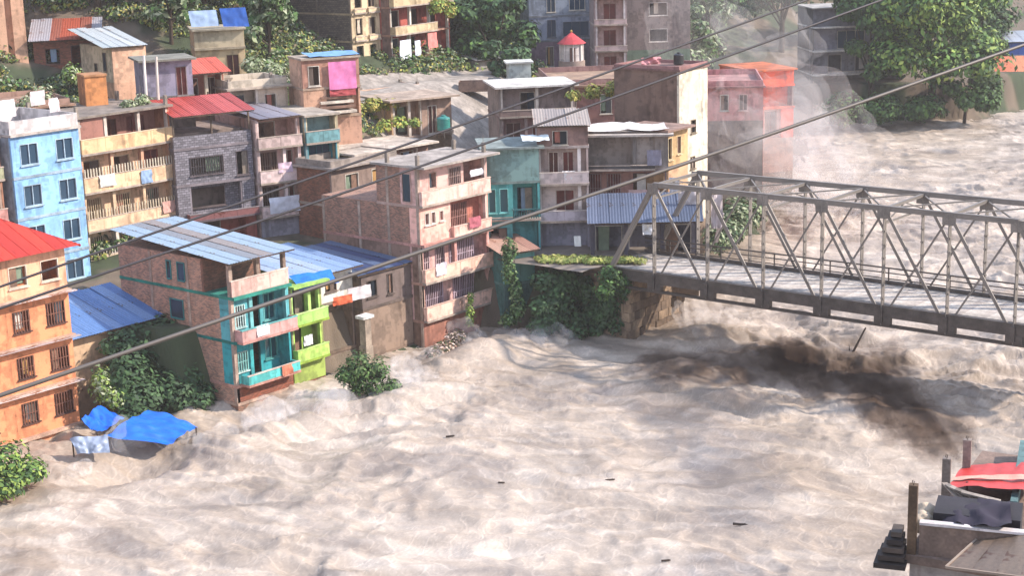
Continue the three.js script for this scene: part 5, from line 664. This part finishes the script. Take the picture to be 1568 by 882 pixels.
// pale torn sheeting and boards about the bridge head
hang('torn white sheeting hanging behind the first bridge posts', 101.6, 10.0, -68.6, 1.8, 2.2, -52, '#cfc4c2', { f: 0.2 }); hang('pale pinkish board cloth behind the first bridge posts', 103.0, 9.6, -66.6, 0.9, 2.6, -52, '#c9bab8', { f: 0.15 }); hang('white plastic strip beside the blue-grey awning', 98.0, 7.9, -69.4, 1.0, 0.8, -52, '#e0dcda', { f: 0.2 }); hang('white notice hung in the dark shop row', 95.6, 6.9, -74.0, 0.5, 0.8, -52, '#e3e0dc', { f: 0.02 });
{ const p = M('white_ramp', bx(-0.16, 0.16, 0, 0.08, -1.6, 1.6), mat('plaster', '#ded4d2')); p.position.set(104.2, 6.8, -66.6); p.rotation.set(-0.95, -0.75, 0, 'YXZ'); tag(p, 'white plank leaning steeply behind the bridge truss', 'plank'); }
{ // small truck on the road
  const t = thing('small_truck', 'small brown-bodied truck parked on the upper road', 'truck', [125.4, ground(125.4, -108.6) + 0.15, -108.6], -52);
  const br = mat('metal', '#a08272'), cab = mat('metal', '#4a4a4c'), ty = mat('plain', '#1c1a1a');
  M('cargo_bed', [bx(-2.2, 0.7, 0.75, 0.85, -0.85, 0.85), bx(-2.2, 0.7, 0.85, 1.75, 0.78, 0.85), bx(-2.2, 0.7, 0.85, 1.75, -0.85, -0.78), bx(-2.2, -2.13, 0.85, 1.75, -0.78, 0.78), bx(0.63, 0.7, 0.85, 1.8, -0.78, 0.78)], br, t);
  const sh = new THREE.Shape(); sh.moveTo(0.8, 0.5).lineTo(2.3, 0.5).lineTo(2.35, 1.05).lineTo(2.0, 1.9).lineTo(0.8, 1.95); const cg = new THREE.ExtrudeGeometry(sh, { depth: 1.6, bevelEnabled: true, bevelSize: 0.04, bevelThickness: 0.04, bevelSegments: 2 }); cg.translate(0, 0, -0.8); M('cab', cg, cab, t);
  M('windscreen', beam([2.36, 1.12, 0], [2.06, 1.8, 0], 1.4, 0.03), GL[1], t); for (const s of [-1, 1]) { M('side_window', bx(1.05, 1.85, 1.2, 1.75, s * 0.845 - 0.01, s * 0.845 + 0.01), GL[1], t); M('headlight', bx(2.34, 2.4, 0.8, 0.95, s * 0.6 - 0.12, s * 0.6 + 0.12), mat('plaster', '#e6e0d4'), t); for (const x of [-1.4, 1.55]) { const w = new THREE.CylinderGeometry(0.36, 0.36, 0.24, 18); w.rotateX(Math.PI / 2); w.translate(x, 0.36, s * 0.72); M('wheel', w, ty, t); } }
}
function barrel(label, p, r, h, col, legs) {
  const b = thing('water_tank', label, 'water tank', p), pr = [[0.01, 0], [r, 0.03]]; for (let k = 1; k <= 7; k++) { pr.push([r * 1.0, h * (k - 0.6) / 8], [r * 1.04, h * (k - 0.35) / 8], [r, h * (k - 0.1) / 8]); } pr.push([r * 0.94, h * 0.92], [r * 0.4, h * 1.02], [0.01, h * 1.03]);
  M('tank', new THREE.LatheGeometry(pr.map(a => new THREE.Vector2(...a)), 26), mat('tarp', col), b); const c = new THREE.CylinderGeometry(r * 0.34, r * 0.36, 0.12, 16); c.translate(0, h * 1.06, 0); M('lid', c, mat('tarp', col), b);
  if (legs) M('stand', [[-1, -1], [1, -1], [-1, 1], [1, 1]].map(([a, d]) => rod([a * r * 0.8, -legs, d * r * 0.8], [a * r * 0.7, 0, d * r * 0.7], 0.04)), mat('metal', '#6a625c'), b); return b;
}
barrel('teal water barrel on the roof edge beside the road', [103.3, 12.6, -93.8], 0.55, 1.2, '#2f7f74', 0.6); barrel('black water tank on the roof of the cream-fronted tall house', [113.6, 18.0, -76.6], 0.42, 0.9, '#2a2828'); barrel('dark tank standing beside the small white tank tower', [119.4, 13.0, -100.2], 0.6, 1.1, '#3a3c3a'); barrel('dark blue tank on the upper left red-brown roof terrace', [90.5, 20.2, -125.4], 0.5, 0.9, '#30324a');
hang('pinkish red cloth heap on the tall cream-fronted house roof', 111.0, 18.7, -78.6, 1.8, 0.6, -30, '#c98a8c', { f: 0.2 });
// column with a cap below the white rags
{ const c = thing('gate_pillar', 'pale square pillar with white cap in front of the storehouse', 'pillar', [77.0, 0.8, -77.9]); M('shaft', [bx(-0.28, 0.28, -1.5, 3.2, -0.28, 0.28), bx(-0.34, 0.34, -1.5, 1.2, -0.34, 0.34)], mat('conc', '#a89888'), c); M('cap', bx(-0.52, 0.52, 3.2, 3.4, -0.4, 0.4), mat('plaster', '#d9d2ca'), c); }
// stairs beside the roadside shop
{ const s = thing('outside_stair', 'worn concrete stair going up beside the roadside shop', 'stair', [108.9, 11.2, -99.2], -18); for (let k = 0; k < 11; k++) M('step', bx(0, 1.3, 0, 0.26 * (k + 1), -0.28 * (k + 1), -0.28 * k), mat('conc', ['#a5968a', '#97897e'][k % 2]), s); }
// leaning pale pole and rooftop posts on the left
for (const [a, b, c, l] of [[[79.6, 16.6, -103.4], [80.6, 20.6, -104.6], '#e3d6cc', 'pale pole leaning against the purplish room'], [[81.2, 16.8, -104.0], [81.8, 20.4, -104.6], '#d9cbbf', 'white post at the left corner of the purplish room']]) tag(M('pole', rod(a, b, 0.13, 0.11), mat('plaster', c)), l, 'pole');
// striped step ledges below the pink cloth
{ const s = thing('ledge_stack', 'stack of white and brown ledges under the pink cloth', 'ledge', [94.3, 14.7, -99.3], -25); for (let k = 0; k < 4; k++) M('ledge', bx(-0.2 + 0.1 * k, 3.0 - 0.05 * k, k * 0.4, k * 0.4 + 0.2, -1.2, 0.4 - 0.2 * k), mat('conc', k % 2 ? '#8c6c5c' : '#dfd2c4'), s); }
// driftwood on the flood
{ const q = rng(71), spots = [[70.5, -64.4, 0.7, 'small dark wood piece on the flood right of the leafy shrub'], [68.2, -42.2, 1.0, 'long dark stick afloat midway along the lower right water'], [62.1, -42.7, 0.6, 'dark driftwood at the bottom edge right of centre'], [69.6, -51.6, 0.7, 'dark wood piece in the middle of the river'], [187, -90.8, 1.6, 'dark log in the far water upstream of the bridge'], [66.1, -56.6, 0.5, 'small dark twig afloat near the centre of the lower water']];
  spots.forEach(([x, z, s, l]) => { s *= 0.42; const g = rod([-s, 0, 0], [s * 0.8, 0.04, 0.2 * s], 0.1 * s + 0.03, 0.04, 7); const m = M('driftwood', [g, rod([-0.2 * s, 0, 0], [s * 0.5, 0.03, -0.25 * s], 0.05, 0.02, 6)], mat('wood', pick(['#3c2e26', '#4a3a30', '#57463a']))); m.position.set(x, water(x, z) + 0.05, z); m.rotation.y = -0.9 + q() * 0.8 - 0.4; tag(m, l, 'driftwood', 'driftwood on the flood'); });
  const lg = thing('tree_trunk', 'dark broken tree trunk sticking up out of the flood below the bridge', 'log', [100.1, water(100.1, -53.0), -53.0], 0); M('trunk', rod([-0.3, -0.6, 0], [1.1, 1.5, 0.5], 0.1, 0.06, 8), mat('wood', '#43352d'), lg); M('root', rod([-0.2, -0.3, 0], [0.4, 0.3, -0.4], 0.07, 0.02, 6), mat('wood', '#43352d'), lg);
}
// ---------- spray and smoke: drops and specks in the air ----------
function specks(name, label, cat, size, col, puffs, seed, extra) {
  const q = rng(seed), N = puffs.reduce((a, p) => a + p[6], 0), g = new THREE.TetrahedronGeometry(size), im = new THREE.InstancedMesh(g, new THREE.MeshPhysicalMaterial({ color: col, roughness: 1, transmission: 0.5, side: THREE.DoubleSide }), N), m = new THREE.Matrix4(), e = new THREE.Euler(), u = new THREE.Quaternion(), P = new THREE.Vector3(), S = new THREE.Vector3();
  const gs = () => (q() + q() + q() + q() - 2) * 1.1; let i = 0;
  for (const [x, y, z, a, b, c, n] of puffs) for (let k = 0; k < n; k++) {
    let dx = gs(), dy = gs(), dz = gs(); P.set(x + dx * a, y + dy * b, z + dz * c);
    P.x += 1.6 * fbm(P.z / 2.2, P.y / 1.8 + 5, 3) * Math.min(1, a / 2); P.y += 1.2 * fbm(P.x / 2.4, P.z / 2.0, 3) * Math.min(1, b); if (P.y < -0.5) P.y = -0.5 - P.y;
    const s = 0.5 + q(); e.set(q() * 6, q() * 6, q() * 6); u.setFromEuler(e); m.compose(P, u, S.set(s, s, s)); im.setMatrixAt(i++, m);
  }
  im.name = name; im.castShadow = im.receiveShadow = true; scene.add(im); tag(im, label, cat, null, 'stuff'); return im;
}
{ // spray hanging in the air: thin-skinned puffs of mist
  const sg = new THREE.Group(); sg.name = 'river_spray'; scene.add(sg); tag(sg, 'pale spray thrown up where the flood strikes the upstream bank', 'spray', null, 'stuff');
  const puffs = (list, op, s0, seed, parent, rough) => { const q = rng(seed), mm = new THREE.MeshStandardMaterial({ color: '#e9e0da', roughness: 1, transparent: true, opacity: op, side: THREE.DoubleSide });
    for (const [x, y, z, a, b, c, n] of list) for (let i = 0; i < n; i++) {
      const gs = () => q() + q() + q() - 1.5, P = [x + gs() * a, y + gs() * b, z + gs() * c], s = s0 * (0.6 + 0.8 * q()), k = q() * 50, g = new THREE.IcosahedronGeometry(1, 12), p = g.attributes.position;
      for (let j = 0; j < p.count; j++) { const X = p.getX(j), Y = p.getY(j), Z = p.getZ(j), w = 1 + rough * fbm(X * 1.3 + k + Z, Y * 1.3 + Z * 1.1, 2); p.setXYZ(j, P[0] + X * 5 * s * w, Math.max(-0.8, P[1] + Y * 3.2 * s * w), P[2] + Z * 4 * s * w); }
      g.computeVertexNormals(); M('puff', g, mm, parent);
    } };
  puffs([[126, 11, -76.8, 5, 5, 1.2, 4], [133, 10, -77.5, 6, 4.5, 1.5, 5], [143, 5.5, -80, 8, 3, 3, 4], [152, 5, -90, 11, 3.5, 6, 4], [166, 5, -98, 12, 3, 6, 3], [150, 14, -100, 16, 3, 4, 4]], 0.045, 1.15, 81, sg, 0.7);
  const fg = new THREE.Group(); fg.name = 'foam_spray'; scene.add(fg); tag(fg, 'pale spray where the flood breaks against the house walls', 'spray', null, 'stuff');
  puffs([[66, 0.2, -74.5, 5, 0.4, 1.6, 7], [71, 0.1, -72.5, 6, 0.3, 1.5, 6], [80, 0.1, -77, 7, 0.3, 1.5, 6], [88, 0.2, -73.5, 6, 0.4, 2, 7], [99, 0.4, -64.5, 5, 0.6, 3, 8], [59, 0.1, -78, 5, 0.3, 2, 4]], 0.08, 0.28, 82, fg, 1.0);
}
specks('spray_drops', 'fine pale droplets flying over the upstream bank', 'spray', 0.022, '#f4ece6', [[138, 3, -78, 9, 2, 5, 14000], [150, 3, -92, 10, 2, 7, 12000]], 81);
{ // smoke: soft bodies of air that swallow light
  const sm = new THREE.MeshPhysicalMaterial({ color: '#5a5350', roughness: 1, transparent: true, opacity: 0.015, thickness: 1, attenuationColor: new THREE.Color(0.41, 0.375, 0.36), attenuationDistance: 3.9, ior: 1 });
  const puff = (c, i) => { const [x, y, z, a, b, d] = c, g = new THREE.IcosahedronGeometry(1, 18), p = g.attributes.position; for (let k = 0; k < p.count; k++) { const X = p.getX(k), Y = p.getY(k), Z = p.getZ(k), q = 1 + 0.75 * fbm(X * 1.7 + i * 7 + Z, Y * 1.7 + Z * 1.3, 4) + 0.25 * noise(X * 5 + i, Z * 5 + Y * 4); p.setXYZ(k, x + X * a * q, y + Y * b * q, z + Z * d * q); } g.computeVertexNormals(); return g; };
  const sg = new THREE.Group(); sg.name = 'smoke'; scene.add(sg); tag(sg, 'dark brownish smoke drifting low over the river from the lower right', 'smoke', null, 'stuff');
  [[85.4, 1.5, -59.6, 2.00, 0.70, 1.80], [85.2, 2.2, -56.9, 2.40, 0.80, 2.16], [84.3, 2.6, -53.4, 2.60, 0.90, 2.34], [84.3, 3.5, -50.5, 2.70, 1.10, 2.43], [82.3, 4.1, -46.7, 2.80, 1.30, 2.52], [80.3, 4.8, -43.0, 2.70, 1.40, 2.43], [77.8, 5.2, -39.7, 2.40, 1.40, 2.16], [74.1, 5.9, -36.3, 2.00, 1.40, 1.80], [68.4, 7.2, -32.4, 1.80, 1.20, 1.62], [59.0, 10.1, -27.1, 1.30, 0.90, 1.17], [85.7, 4.7, -42.9, 1.30, 1.10, 1.17], [87.9, 3.0, -50.8, 2.00, 0.90, 1.80], [48.8, 14.2, -21.6, 0.36, 0.50, 0.32], [49.8, 14.6, -22.1, 0.50, 0.60, 0.45]].forEach((c, i) => { M('puff', puff(c, i), sm, sg).castShadow = false; });
}
renderer.render(scene, camera);
